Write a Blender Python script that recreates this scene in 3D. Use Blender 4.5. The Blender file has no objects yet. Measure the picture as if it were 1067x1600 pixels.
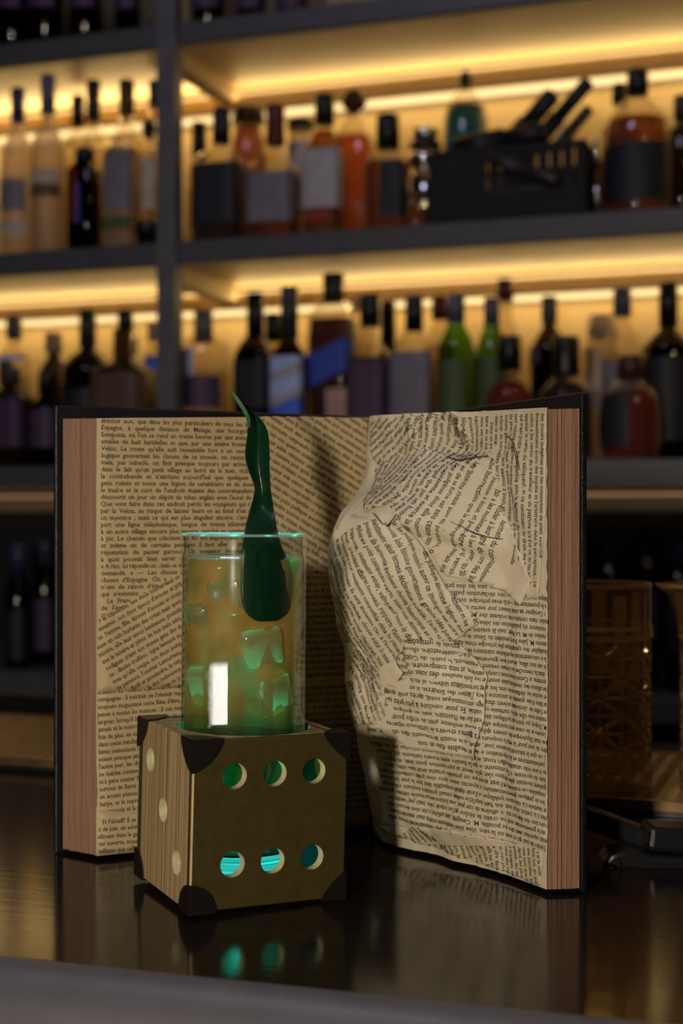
import bpy, bmesh, math, random
from mathutils import Vector, Matrix, noise
random.seed(7)
S = bpy.context.scene
COL = S.collection
PI = math.pi
# ------------------------------------------------------------------ camera, world, lights, exposure
F = 2222.0                 # focal length in pixels of a 1067x1600 frame
CZ = 0.2207                # camera height over the counter top (counter top is z = 0)
cam_d = bpy.data.cameras.new('camera')
cam_d.sensor_fit = 'VERTICAL'; cam_d.sensor_height = 36.0; cam_d.lens = 50.0
cam_d.clip_start = 0.02
cam_d.dof.use_dof = True; cam_d.dof.focus_distance = 0.835; cam_d.dof.aperture_fstop = 6.0
cam = bpy.data.objects.new('camera', cam_d); COL.objects.link(cam)
cam.location = (0, 0, CZ); cam.rotation_euler = (PI/2, 0, 0)
S.camera = cam
w = bpy.data.worlds.new('world'); S.world = w; w.use_nodes = True
w.node_tree.nodes['Background'].inputs[0].default_value = (0.55, 0.6, 1.0, 1)
w.node_tree.nodes['Background'].inputs[1].default_value = 0.006
S.view_settings.view_transform = 'Standard'; S.view_settings.look = 'None'
S.view_settings.exposure = 0.0; S.view_settings.gamma = 1.0
S.view_settings.use_curve_mapping = False
S.cycles.use_denoising = True
S.cycles.max_bounces = 10; S.cycles.transparent_max_bounces = 24
S.cycles.sample_clamp_indirect = 4.0

def area(name, loc, target, sx, sy, power, color):
    d = bpy.data.lights.new(name, 'AREA'); d.shape = 'RECTANGLE'; d.size = sx; d.size_y = sy
    d.energy = power; d.color = color
    o = bpy.data.objects.new(name, d); COL.objects.link(o); o.location = loc
    o.rotation_euler = (Vector(target)-Vector(loc)).to_track_quat('-Z', 'Y').to_euler()
    return o
area('key_lamp', (-0.41, -0.46, 0.33), (0.02, 0.9, 0.12), 0.07, 0.12, 11.0, (1.0, 0.88, 0.72))
area('facet_glint_light', (-0.838, 0.022, -0.026), (-0.066, 0.80, 0.12), 0.026, 0.10, 0.22, (1.0, 0.9, 0.90))  # added light, aimed to reflect as a white streak on one glass facet
area('cool_overhead_fill', (-0.5, 0.9, 1.9), (-0.2, 1.6, 0.2), 0.6, 0.3, 5.0, (0.74, 0.74, 1.0))  # cool fill added overhead to lift the shelf fronts, post and counter edge

# ------------------------------------------------------------------ helpers
def px(x, y, d):
    return Vector(((x-533.5)*d/F, d, CZ-(y-800)*d/F))

def mat(name, color, rough=0.5, metal=0.0, var=0.15, scale=40.0, bump=0.0, bscale=200.0, stretch=(1,1,1), color2=None,
        coat=0.0, spec=0.5, trans=0.0, ior=1.45, emit=None, estr=0.0, sss=0.0):
    m = bpy.data.materials.new(name); m.use_nodes = True
    nt = m.node_tree; b = nt.nodes['Principled BSDF']
    tc = nt.nodes.new('ShaderNodeTexCoord'); mp = nt.nodes.new('ShaderNodeMapping')
    mp.inputs['Scale'].default_value = stretch
    nt.links.new(tc.outputs['Object'], mp.inputs[0])
    n = nt.nodes.new('ShaderNodeTexNoise'); n.inputs['Scale'].default_value = scale; n.inputs['Detail'].default_value = 4
    nt.links.new(mp.outputs[0], n.inputs[0])
    r = nt.nodes.new('ShaderNodeValToRGB')
    c2 = color2 if color2 else tuple(max(0, c*(1-var)) for c in color)
    c1 = color if color2 else tuple(min(1, c*(1+var)) for c in color)
    r.color_ramp.elements[0].position = 0.3; r.color_ramp.elements[1].position = 0.7
    r.color_ramp.elements[0].color = (*c2, 1); r.color_ramp.elements[1].color = (*c1, 1)
    nt.links.new(n.outputs[0], r.inputs[0]); nt.links.new(r.outputs[0], b.inputs['Base Color'])
    b.inputs['Roughness'].default_value = rough; b.inputs['Metallic'].default_value = metal
    b.inputs['Coat Weight'].default_value = coat; b.inputs['Specular IOR Level'].default_value = spec
    b.inputs['Transmission Weight'].default_value = trans; b.inputs['IOR'].default_value = ior
    if emit:
        b.inputs['Emission Color'].default_value = (*emit, 1); b.inputs['Emission Strength'].default_value = estr
    if bump:
        n2 = nt.nodes.new('ShaderNodeTexNoise'); n2.inputs['Scale'].default_value = bscale
        nt.links.new(mp.outputs[0], n2.inputs[0])
        bp = nt.nodes.new('ShaderNodeBump'); bp.inputs['Strength'].default_value = bump; bp.inputs['Distance'].default_value = 0.002
        nt.links.new(n2.outputs[0], bp.inputs['Height']); nt.links.new(bp.outputs[0], b.inputs['Normal'])
    return m

def thin_glass(name, tint, gloss=1.0, rough=0.03, haze=0.0, hazecol=(1,1,1), hscale=30.0, haze_var=0.0):
    """clear thin glass: tinted see-through + fresnel gloss + an optional milky share"""
    m = bpy.data.materials.new(name); m.use_nodes = True
    nt = m.node_tree; nt.nodes.clear()
    out = nt.nodes.new('ShaderNodeOutputMaterial')
    tr = nt.nodes.new('ShaderNodeBsdfTransparent'); tr.inputs[0].default_value = (*tint, 1)
    gl = nt.nodes.new('ShaderNodeBsdfGlossy'); gl.inputs['Roughness'].default_value = rough
    gl.inputs['Color'].default_value = (gloss, gloss, gloss, 1)
    fr = nt.nodes.new('ShaderNodeFresnel')
    ge = nt.nodes.new('ShaderNodeNewGeometry'); io = nt.nodes.new('ShaderNodeMapRange')      # same index seen from either side of the thin wall
    io.inputs[3].default_value = 1.45; io.inputs[4].default_value = 1/1.45
    nt.links.new(ge.outputs['Backfacing'], io.inputs[0]); nt.links.new(io.outputs[0], fr.inputs[0])
    mx = nt.nodes.new('ShaderNodeMixShader')
    base = tr.outputs[0]
    if haze > 0:
        tl = nt.nodes.new('ShaderNodeBsdfTranslucent'); tl.inputs[0].default_value = (*hazecol, 1)
        df = nt.nodes.new('ShaderNodeBsdfDiffuse'); df.inputs[0].default_value = (*hazecol, 1)
        md = nt.nodes.new('ShaderNodeMixShader'); md.inputs[0].default_value = 0.35
        nt.links.new(tl.outputs[0], md.inputs[1]); nt.links.new(df.outputs[0], md.inputs[2])
        mh = nt.nodes.new('ShaderNodeMixShader')
        if haze_var > 0:
            tc = nt.nodes.new('ShaderNodeTexCoord'); n = nt.nodes.new('ShaderNodeTexNoise'); n.inputs['Scale'].default_value = hscale
            nt.links.new(tc.outputs['Object'], n.inputs[0])
            mr = nt.nodes.new('ShaderNodeMapRange'); mr.inputs[1].default_value = 0.3; mr.inputs[2].default_value = 0.7
            mr.inputs[3].default_value = max(0, haze-haze_var); mr.inputs[4].default_value = min(1, haze+haze_var)
            nt.links.new(n.outputs[0], mr.inputs[0]); nt.links.new(mr.outputs[0], mh.inputs[0])
        else:
            mh.inputs[0].default_value = haze
        nt.links.new(tr.outputs[0], mh.inputs[1]); nt.links.new(md.outputs[0], mh.inputs[2])
        base = mh.outputs[0]
    nt.links.new(fr.outputs[0], mx.inputs[0]); nt.links.new(base, mx.inputs[1]); nt.links.new(gl.outputs[0], mx.inputs[2])
    nt.links.new(mx.outputs[0], out.inputs[0])
    return m

def emission(name, color, strength):
    m = bpy.data.materials.new(name); m.use_nodes = True
    nt = m.node_tree; nt.nodes.clear()
    out = nt.nodes.new('ShaderNodeOutputMaterial'); e = nt.nodes.new('ShaderNodeEmission')
    e.inputs[0].default_value = (*color, 1); e.inputs[1].default_value = strength
    nt.links.new(e.outputs[0], out.inputs[0]); return m

def tag(o, label=None, cat=None, group=None, kind=None):
    if label: o['label'] = label
    if cat: o['category'] = cat
    if group: o['group'] = group
    if kind: o['kind'] = kind
    return o
def empty(name, loc=(0,0,0), rz=0.0):
    o = bpy.data.objects.new(name, None); COL.objects.link(o); o.location = loc; o.rotation_euler = (0,0,rz)
    o.empty_display_size = 0.02
    return o
def link_mesh(name, me, m, parent=None, smooth=False):
    o = bpy.data.objects.new(name, me); COL.objects.link(o)
    if m is not None and len(me.materials) == 0: me.materials.append(m)
    if parent: o.parent = parent
    if smooth:
        for p in me.polygons: p.use_smooth = True
    return o
def from_py(name, verts, faces, m, parent=None, smooth=False):
    me = bpy.data.meshes.new(name); me.from_pydata([tuple(v) for v in verts], [], faces); me.update()
    return link_mesh(name, me, m, parent, smooth)
def from_bm(name, bm, m, parent=None, smooth=False):
    me = bpy.data.meshes.new(name); bm.normal_update(); bm.to_mesh(me); bm.free()
    return link_mesh(name, me, m, parent, smooth)
def bm_box(bm, lo, hi, M=None):
    lo = Vector(lo); hi = Vector(hi)
    vs = [bm.verts.new((x, y, z)) for x in (lo.x, hi.x) for y in (lo.y, hi.y) for z in (lo.z, hi.z)]
    for f in ((0,1,3,2),(4,6,7,5),(0,4,5,1),(2,3,7,6),(0,2,6,4),(1,5,7,3)): bm.faces.new([vs[i] for i in f])
    if M is not None:
        for v in vs: v.co = M @ v.co
    return vs
def box(name, lo, hi, m, parent=None, bevel=0.0, seg=2):
    bm = bmesh.new(); bm_box(bm, lo, hi)
    if bevel: bmesh.ops.bevel(bm, geom=bm.edges[:], offset=bevel, segments=seg, affect='EDGES', profile=0.5)
    bmesh.ops.recalc_face_normals(bm, faces=bm.faces[:])
    return from_bm(name, bm, m, parent)
def tube_bm(bm, pts, rad, n=10, caps=True):
    pts = [Vector(p) for p in pts]; rings = []
    for i, p in enumerate(pts):
        t = (pts[min(i+1, len(pts)-1)] - pts[max(i-1, 0)]).normalized()
        a = t.cross(Vector((0,0,1)));
        if a.length < 1e-3: a = t.cross(Vector((1,0,0)))
        a.normalize(); b = t.cross(a)
        r = rad[i] if isinstance(rad, (list, tuple)) else rad
        rings.append([bm.verts.new(p + a*math.cos(2*PI*k/n)*r + b*math.sin(2*PI*k/n)*r) for k in range(n)])
    for i in range(len(rings)-1):
        for k in range(n): bm.faces.new((rings[i][k], rings[i][(k+1)%n], rings[i+1][(k+1)%n], rings[i+1][k]))
    if caps:
        bm.faces.new(rings[0][::-1]); bm.faces.new(rings[-1])
def tube(name, pts, rad, m, parent=None, n=10):
    bm = bmesh.new(); tube_bm(bm, pts, rad, n); bmesh.ops.recalc_face_normals(bm, faces=bm.faces[:])
    return from_bm(name, bm, m, parent, True)
def lathe(name, prof, m, parent=None, n=28, sq=0.0, depth=1.0, a0=None, a1=None, cap=True, loc=(0,0,0), smooth=True, rot=0.0):
    """prof: list of (r, z). sq 0 = round .. 1 = square cross-section. a0/a1 give a sector."""
    full = a0 is None
    verts = []; faces = []
    cnt = n if full else n+1
    for (r, z) in prof:
        for k in range(cnt):
            a = rot + (2*PI*k/n if full else a0+(a1-a0)*k/n)
            c, s = math.cos(a), math.sin(a)
            q = max(abs(c), abs(s)); f = 1.0
            if sq > 0:
                e = 2 + 8*sq
                f = (abs(c)**e + abs(s)**e)**(-1/e)
            verts.append((loc[0]+r*c*f, loc[1]+r*s*f*depth, loc[2]+z))
    for i in range(len(prof)-1):
        for k in range(n if full else n):
            k2 = (k+1) % cnt
            faces.append((i*cnt+k, i*cnt+k2, (i+1)*cnt+k2, (i+1)*cnt+k))
    if full and cap:
        if prof[0][0] > 1e-5: faces.append(tuple(range(cnt))[::-1])
        if prof[-1][0] > 1e-5: faces.append(tuple((len(prof)-1)*cnt+k for k in range(cnt)))
    return from_py(name, verts, faces, m, parent, smooth)

# ------------------------------------------------------------------ glyphs for the printed pages
CH = "abcdefghijklmnopqrstuvwxyzABCDEFGHIJKLMNOPQRSTUVWXYZàâéèêëîïôùûçœÉ.,;:!?'-«»—()°"
GL = {}
def build_glyphs():
    cu = bpy.data.curves.new('glyph', 'FONT'); cu.size = 1.0; cu.resolution_u = 2; cu.offset = 0.012
    ob = bpy.data.objects.new('glyph', cu); COL.objects.link(ob)
    def grab(s):
        cu.body = s
        dg = bpy.context.evaluated_depsgraph_get(); e = ob.evaluated_get(dg); me = e.to_mesh()
        vs = [(v.co.x, v.co.y) for v in me.vertices]; fs = [tuple(p.vertices) for p in me.polygons]
        e.to_mesh_clear(); return vs, fs
    def width(s):
        vs, _ = grab(s); return max(v[0] for v in vs)-min(v[0] for v in vs)
    base = width('HH')
    STEM = {'h':2,'i':1,'k':1,'l':1,'m':3,'n':2,'p':1,'r':1,'f':1,'q':1,'d':0,'u':0,'H':2,'I':1,'N':2,'M':2,'L':1,'F':1,'T':1,'P':1,'R':1,'E':1,'D':1,'B':1,'K':1}
    for c in CH:
        vs, fs = grab(c)
        adv = width('H'+c+'H')-base
        x0 = min(v[0] for v in vs); x1 = max(v[0] for v in vs)
        vs = list(vs); fs = list(fs)
        def slab(xa, xb, y, t=0.055):
            i = len(vs); vs.extend([(xa,y),(xb,y),(xb,y+t),(xa,y+t)]); fs.append((i,i+1,i+2,i+3))
        # small slab serifs at the stems, as the old book type has
        ns = STEM.get(c, 0)
        if ns:
            yb = min(v[1] for v in vs)
            foot = -0.2 if c in 'pq' else 0.0
            if c == 'q': xs = [x1-0.045]
            elif c == 'T': xs = [(x0+x1)/2]
            elif c == 'f': xs = [x0+0.13]
            elif ns == 1: xs = [x0+0.05]
            elif ns == 2: xs = [x0+0.05, x1-0.05]
            else: xs = [x0+0.05, (x0+x1)/2, x1-0.05]
            if c in 'pq': foot = yb
            for xx in xs: slab(xx-0.125, xx+0.125, foot)
            if c in 'nmruip': slab(xs[0]-0.14, xs[0]+0.02, 0.50)
            if c in 'hkldb': slab(xs[0]-0.14, xs[0]+0.02, 0.70)
        GL[c] = (vs, fs, adv)
    bpy.data.objects.remove(ob); bpy.data.curves.remove(cu)
build_glyphs()
SPACE = 0.30
def line_width(s): return sum(SPACE if c == ' ' else GL[c][2] if c in GL else 0 for c in s)
WORDS = ("la vertu du vainqueur et ce sentiment qui est point compatible avec fermeté dans les rapports nécessairement "
         "gouvernement des choses publiques pour une question de principe mais ils avaient certains votes au palais "
         "musique poésie lumineuse harmonie sphères évoluent travers univers sereines lois toujours première page sans "
         "comprendre après avoir conclu histoire ancienne auteur des sources vives jour nouveau espoir belle idée "
         "président conseil ministère déclaration chambre accueil promesse affaires tristes voix désir croissant").split()
def filler(wid, size, rng):
    s = ''
    while line_width(s)*size < wid:
        s += (' ' if s else '') + rng.choice(WORDS)
        if rng.random() < 0.12: s += ','
    return s
def inside(p, poly):
    x, y = p; r = False; j = len(poly)-1
    for i in range(len(poly)):
        xi, yi = poly[i]; xj, yj = poly[j]
        if (yi > y) != (yj > y) and x < (xj-xi)*(y-yi)/(yj-yi)+xi: r = not r
        j = i
    return r
def text_mesh(name, blocks, surf, m, parent, off):
    """blocks: (poly or None, origin(u,v), angle, size, leading, lines, justify width). surf(u,v,off) -> 3D point"""
    V = []; Fc = []
    for poly, org, ang, size, lead, lines, just in blocks:
        ca, sa = math.cos(ang), math.sin(ang)
        for li, s in enumerate(lines):
            x = 0.0
            if s.startswith('\t'): x = size*0.9; s = s[1:]
            k = 0.86; extra = 0.0
            if just:
                wd = line_width(s)*size*0.86
                if wd > (just-x)*0.70:
                    k = min(1.0, 0.86*(just-x)/wd)
                    extra = (just-x-wd*k/0.86)/max(1, s.count(' '))
            for c in s:
                if c == ' ': x += SPACE*size*k+extra; continue
                if c not in GL: continue
                vs, fs, adv = GL[c]
                cx, cy = x+adv*size*k/2, -li*lead+0.25*size
                cu, cv = org[0]+cx*ca-cy*sa, org[1]+cx*sa+cy*ca
                if poly is None or inside((cu, cv), poly):
                    b = len(V)
                    for (gx, gy) in vs:
                        lx = x+gx*size*k; ly = -li*lead+gy*size
                        V.append(surf(org[0]+lx*ca-ly*sa, org[1]+lx*sa+ly*ca, off))
                    Fc.extend(tuple(b+i for i in f) for f in fs)
                x += adv*size*k
    return from_py(name, V, Fc, m, parent)
def sheet(name, poly, surf, off, m, parent, step=0.004, ragged=0.0, rng=random, thick=0.00025):
    """a piece of paper with outline poly (u,v), laid on surf at a small offset, with its own thin edge"""
    pts = []
    for i in range(len(poly)):
        a = Vector(poly[i]); b = Vector(poly[(i+1) % len(poly)])
        n = max(1, int((b-a).length/0.0025)) if ragged else 1
        for k in range(n):
            p = a.lerp(b, k/n)
            if ragged: p = p + Vector((rng.uniform(-1,1), rng.uniform(-1,1)))*ragged
            pts.append(p)
    bm = bmesh.new()
    f = bm.faces.new([bm.verts.new((p.x, p.y, 0)) for p in pts])
    us = [p.x for p in pts]; vs = [p.y for p in pts]
    for ax, lo, hi in ((0, min(us), max(us)), (1, min(vs), max(vs))):
        t = math.ceil(lo/step)*step
        while t < hi:
            co = [0,0,0]; no = [0,0,0]; co[ax] = t; no[ax] = 1
            bmesh.ops.bisect_plane(bm, geom=bm.verts[:]+bm.edges[:]+bm.faces[:], plane_co=co, plane_no=no, dist=1e-6)
            t += step
    bmesh.ops.triangulate(bm, faces=bm.faces[:])
    edge = [e for e in bm.edges if e.is_boundary]
    flat = {v: (v.co.x, v.co.y) for v in bm.verts}
    r = bmesh.ops.extrude_edge_only(bm, edges=edge)
    low = [v for v in r['geom'] if isinstance(v, bmesh.types.BMVert)]
    for v in low: flat[v] = (v.co.x, v.co.y)
    lows = set(low)
    for v, (a, b) in flat.items(): v.co = surf(a, b, off-(0.0006 if v in lows else 0))
    return from_bm(name, bm, m, parent, True)

# ------------------------------------------------------------------ materials
M = {}
M['shelf'] = mat('shelf_grey_paint', (0.085, 0.085, 0.095), 0.45, var=0.1, bump=0.05)
M['wall'] = mat('warm_wall_panel', (0.62, 0.46, 0.24), 0.6, var=0.05, scale=6)
M['rail'] = mat('rail_paint', (0.50, 0.36, 0.18), 0.5, var=0.05)
M['underside'] = mat('shelf_underside', (0.62, 0.47, 0.26), 0.45, var=0.06, scale=8)
M['led'] = emission('led_strip_light', (1.0, 0.70, 0.30), 1.5)
M['led_dim'] = emission('led_strip_dim', (1.0, 0.5, 0.27), 0.38)
M['floor'] = mat('dark_floor', (0.03, 0.028, 0.026), 0.6, bump=0.1)
M['darkwall'] = mat('dark_wall', (0.03, 0.03, 0.035), 0.7)
M['counter'] = mat('black_stained_wood', (0.016, 0.012, 0.009), 0.13, color2=(0.007, 0.006, 0.006), scale=9, stretch=(1, 9, 9), bump=0.035, bscale=16, coat=0.0, spec=0.5)
M['counter_edge'] = mat('counter_edge_metal', (0.10, 0.095, 0.11), 0.42, var=0.1, bump=0.03)
M['cover'] = mat('black_cloth_cover', (0.008, 0.008, 0.010), 0.4, var=0.3, bump=0.25, bscale=900)
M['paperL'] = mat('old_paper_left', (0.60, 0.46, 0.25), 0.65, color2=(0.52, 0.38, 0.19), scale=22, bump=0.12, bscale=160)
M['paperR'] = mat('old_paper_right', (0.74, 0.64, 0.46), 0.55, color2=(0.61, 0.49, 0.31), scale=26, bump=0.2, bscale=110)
M['paperR2'] = mat('old_paper_scrap', (0.80, 0.70, 0.51), 0.52, color2=(0.69, 0.57, 0.38), scale=30, bump=0.2, bscale=110)
M['fore'] = mat('varnished_page_edges', (0.36, 0.20, 0.125), 0.5, color2=(0.27, 0.14, 0.08), scale=9, stretch=(90, 90, 1.2), bump=0.35, bscale=40, coat=0.0, spec=0.4)
M['ink'] = mat('printing_ink', (0.035, 0.028, 0.022), 0.7, var=0.3, scale=300)
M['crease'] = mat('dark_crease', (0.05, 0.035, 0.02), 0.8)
M['wood'] = mat('raw_pine', (0.56, 0.41, 0.20), 0.5, color2=(0.20, 0.125, 0.05), scale=5, stretch=(70, 70, 0.9), bump=0.3, bscale=6)
M['gold'] = mat('olive_gold_paint', (0.070, 0.051, 0.013), 0.42, metal=0.1, var=0.12, scale=120, bump=0.05, bscale=700)
M['cap_leather'] = mat('dark_corner_metal', (0.020, 0.014, 0.012), 0.35, metal=0.3, var=0.2, bump=0.1)
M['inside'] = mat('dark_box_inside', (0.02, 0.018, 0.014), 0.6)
M['edge_glint'] = mat('painted_edge_highlight', (0.62, 0.48, 0.26), 0.45)  # lighter tone puts the highlight of the front vertical edge into the colour
M['holewood'] = mat('bored_wood', (0.70, 0.55, 0.32), 0.55, var=0.15, scale=200)
def led_bands():
    m = bpy.data.materials.new('cyan_led_bands'); m.use_nodes = True
    nt = m.node_tree; nt.nodes.clear(); L = nt.links.new
    out = nt.nodes.new('ShaderNodeOutputMaterial'); e = nt.nodes.new('ShaderNodeEmission'); e.inputs[0].default_value = (0.035, 0.80, 0.68, 1)
    tc = nt.nodes.new('ShaderNodeTexCoord'); mp = nt.nodes.new('ShaderNodeMapping'); mp.inputs['Scale'].default_value = (12, 12, 900); L(tc.outputs['Object'], mp.inputs[0])
    n = nt.nodes.new('ShaderNodeTexNoise'); n.inputs['Scale'].default_value = 1.0; L(mp.outputs[0], n.inputs[0])
    mr = nt.nodes.new('ShaderNodeMapRange'); mr.inputs[1].default_value = 0.35; mr.inputs[2].default_value = 0.65; mr.inputs[3].default_value = 0.35; mr.inputs[4].default_value = 1.05
    L(n.outputs[0], mr.inputs[0]); L(mr.outputs[0], e.inputs[1]); L(e.outputs[0], out.inputs[0]); return m
M['puck'] = led_bands()
M['blackplastic'] = mat('black_plastic', (0.010, 0.010, 0.013), 0.35, var=0.2, bump=0.05)
M['glass'] = thin_glass('drinking_glass', (0.97, 0.99, 0.98), 1.0, 0.015)
M['glass_in'] = thin_glass('drinking_glass_inside', (0.98, 0.99, 0.98), 0.15, 0.2)
M['rim'] = thin_glass('glass_rim', (0.9, 0.97, 0.96), 1.0, 0.05, haze=0.75, hazecol=(0.8, 0.95, 0.92))
M['ice'] = thin_glass('cloudy_ice', (0.8, 0.92, 0.8), 1.0, 0.15, haze=0.50, hazecol=(0.62, 0.62, 0.34), hscale=60, haze_var=0.2)
M['brass'] = mat('aged_brass_mesh', (0.26, 0.16, 0.07), 0.38, metal=0.7, var=0.25)
M['chrome'] = mat('chrome', (0.75, 0.74, 0.76), 0.15, metal=1.0, var=0.03)
def cm(key, col, rough=0.4, **k):
    if key not in M: M[key] = mat(key, col, rough, **k)
    return M[key]
CAPS = dict(black=(0.008,0.008,0.009), navy=(0.035,0.04,0.085), grey=(0.11,0.11,0.125), olive=(0.10,0.065,0.02), red=(0.10,0.012,0.010),
            pale=(0.45,0.33,0.24), darkgrey=(0.035,0.035,0.04), brown=(0.06,0.022,0.01), slate=(0.10,0.10,0.16))
for k_, c_ in CAPS.items(): cm('cap_'+k_, c_, 0.35)
LABS = dict(cream=(0.42,0.36,0.30), dark=(0.016,0.016,0.024), greylilac=(0.20,0.18,0.22), white=(0.45,0.42,0.45), blue=(0.06,0.16,0.80), deepblue=(0.03,0.07,0.42),
            paleblue=(0.45,0.55,0.95), purple=(0.07,0.04,0.09), red=(0.25,0.03,0.02), green=(0.07,0.11,0.04), brown=(0.12,0.07,0.05), pink=(0.55,0.30,0.25), frost=(0.50,0.44,0.36))
for k_, c_ in LABS.items(): cm('label_'+k_, c_, 0.55)
GLS = dict(clear=thin_glass('clear_bottle_glass', (0.88,0.85,0.78), 0.8, 0.05, haze=0.06, hazecol=(0.9,0.85,0.75)),
           frost=thin_glass('frosted_bottle_glass', (0.82,0.76,0.66), 0.6, 0.3, haze=0.42, hazecol=(0.85,0.78,0.66)),
           green=thin_glass('green_bottle_glass', (0.28,0.50,0.10), 0.8, 0.05, haze=0.12, hazecol=(0.2,0.4,0.06)),
           darkgreen=thin_glass('dark_green_bottle_glass', (0.05,0.07,0.02), 0.8, 0.05),
           smoke=thin_glass('smoked_bottle_glass', (0.16,0.13,0.12), 0.8, 0.05),
           black=thin_glass('black_bottle_glass', (0.02,0.02,0.025), 0.8, 0.08))
LIQ = dict(amber=thin_glass('amber_spirit', (0.62,0.38,0.15), 0.2, 0.1, haze=0.12, hazecol=(0.7,0.3,0.05)),
           orange=thin_glass('orange_spirit', (0.78,0.36,0.12), 0.2, 0.1, haze=0.35, hazecol=(0.95,0.42,0.12)),
           darkamber=thin_glass('dark_amber_spirit', (0.16,0.055,0.015), 0.2, 0.1, haze=0.06, hazecol=(0.5,0.15,0.03)),
           teal=thin_glass('teal_liqueur', (0.02,0.20,0.30), 0.2, 0.1, haze=0.6, hazecol=(0.02,0.30,0.46)),
           redamber=thin_glass('red_amber_spirit', (0.42,0.04,0.012), 0.2, 0.1, haze=0.3, hazecol=(0.95,0.10,0.02)),
           purple=thin_glass('purple_liqueur', (0.06,0.02,0.05), 0.2, 0.1),
           pale=thin_glass('clear_spirit', (0.93,0.9,0.84), 0.2, 0.1),
           peach=thin_glass('peach_liqueur', (0.6,0.33,0.18), 0.2, 0.1, haze=0.45, hazecol=(0.72,0.42,0.28)))

# ------------------------------------------------------------------ back bar: shelves, posts, wall
TH = math.radians(19.2); ct, st = math.cos(TH), math.sin(TH)
FRONT = 2.4*ct
E1 = Vector((ct, -st, 0)); G1 = Vector((st, ct, 0))
ORG = G1*FRONT
def shelf_d(x, off):
    a = (x-533.5)/F
    return (FRONT+off)/(a*st+ct)
def shelf_l(x, off):            # local x on the shelf of picture column x at depth off behind the shelf front
    d = shelf_d(x, off); P = Vector(((x-533.5)*d/F, d, 0)); return P.dot(E1)
def loc_w(lx, off, z): return E1*lx + G1*(FRONT+off) + Vector((0,0,z))
def local(o): o.location = ORG; o.rotation_euler = (0,0,-TH); return o
DEP = 0.34; TK = 0.042
ZB = {1: CZ+0.8185, 2: CZ+0.434, 3: CZ+0.0415, 4: CZ-0.335}
PX = shelf_l(264, 0.0)
XL, XR = -2.15, 0.12
rm = local(box('wall_back', (XL-0.6, DEP+0.002, -1.02), (XR+0.6, DEP+0.06, 1.75), M['wall'])); tag(rm, kind='structure', label='warm lit back panel wall behind the bottle shelves')
fl = box('floor', (-3.2, -1.8, -1.06), (3.2, 4.2, -1.02), M['floor']); tag(fl, kind='structure', label='dark floor behind and in front of the bar')
ce = box('ceiling', (-3.2, -1.8, 2.3), (3.2, 4.2, 2.34), M['darkwall']); tag(ce, kind='structure', label='dark ceiling of the bar room')
unit = local(empty('back_bar_shelving')); tag(unit, 'dark grey back bar shelving unit with warm strip lighting behind the book', 'shelving')
for i in (1, 2, 3, 4):
    z = ZB[i]
    box('shelf_board', (XL, 0.0, z+0.003), (XR, DEP, z+TK), M['shelf'], unit, 0.002)
    box('shelf_lining', (XL, 0.012, z), (XR, DEP, z+0.003), M['underside'], unit)
    if i < 4:
        rl = box('light_rail', (XL, DEP-0.075, z-0.040), (XR, DEP-0.058, z-0.012), M['rail'], unit)
        box('led_strip', (XL, DEP-0.073, z-0.0118), (XR, DEP-0.060, z-0.008), M['led'] if i < 3 else M['led_dim'], rl)
        if i < 3: box('led_strip', (XL, DEP-0.030, z-0.046), (XR, DEP-0.018, z-0.034), M['led'] if i < 3 else M['led_dim'], rl)
for lx in (PX-1.0, PX, XR):
    box('upright_post', (lx-0.018, -0.014, -1.02), (lx+0.018, 0.02, 1.55), cm('post_grey', (0.13,0.13,0.145), 0.5), unit, 0.002)
    for i in (1, 2, 3):
        box('shelf_bracket', (lx-0.017, 0.02, ZB[i]-0.03), (lx+0.017, DEP-0.08, ZB[i]-0.0005), M['rail'], unit)
box('lower_bay_shade_panel', (XL, DEP-0.012, -0.50), (XR, DEP+0.001, ZB[3]-0.03), M['darkwall'], unit)  # added dark panel, its colour stands in for the unlit gloom below
box('bottom_cabinet', (XL, 0.02, -1.02), (XR, DEP, -0.50), M['darkwall'], unit)
def strip_light(name, lx0, lx1, off, z, power, up):
    L = (lx1-lx0); d = bpy.data.lights.new(name, 'AREA'); d.shape = 'RECTANGLE'; d.size = L; d.size_y = 0.012; d.energy = power
    d.color = (1.0, 0.68, 0.265)
    o = bpy.data.objects.new(name, d); COL.objects.link(o); o.location = loc_w((lx0+lx1)/2, off, z)
    R0 = Matrix.Rotation(-TH, 4, 'Z') @ Matrix.Rotation(math.radians(up), 4, 'X')
    o.rotation_euler = R0.to_euler()
    return o
for i, pw in ((1, 0.95), (2, 0.95), (3, 0.004)):
    # rotation about x: 0 = shines down, 180 = shines up; 35 = down and back to the wall
    strip_light('led_strip_light', XL, XR, DEP-0.048, ZB[i]-0.044, pw*1.2, 25)
    strip_light('led_strip_light', XL, XR, DEP-0.080, ZB[i]-0.020, pw*1.25, 222)

strip_light('led_strip_light', XL, PX-0.03, DEP-0.090, ZB[1]-0.024, 0.8, 232)
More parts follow.
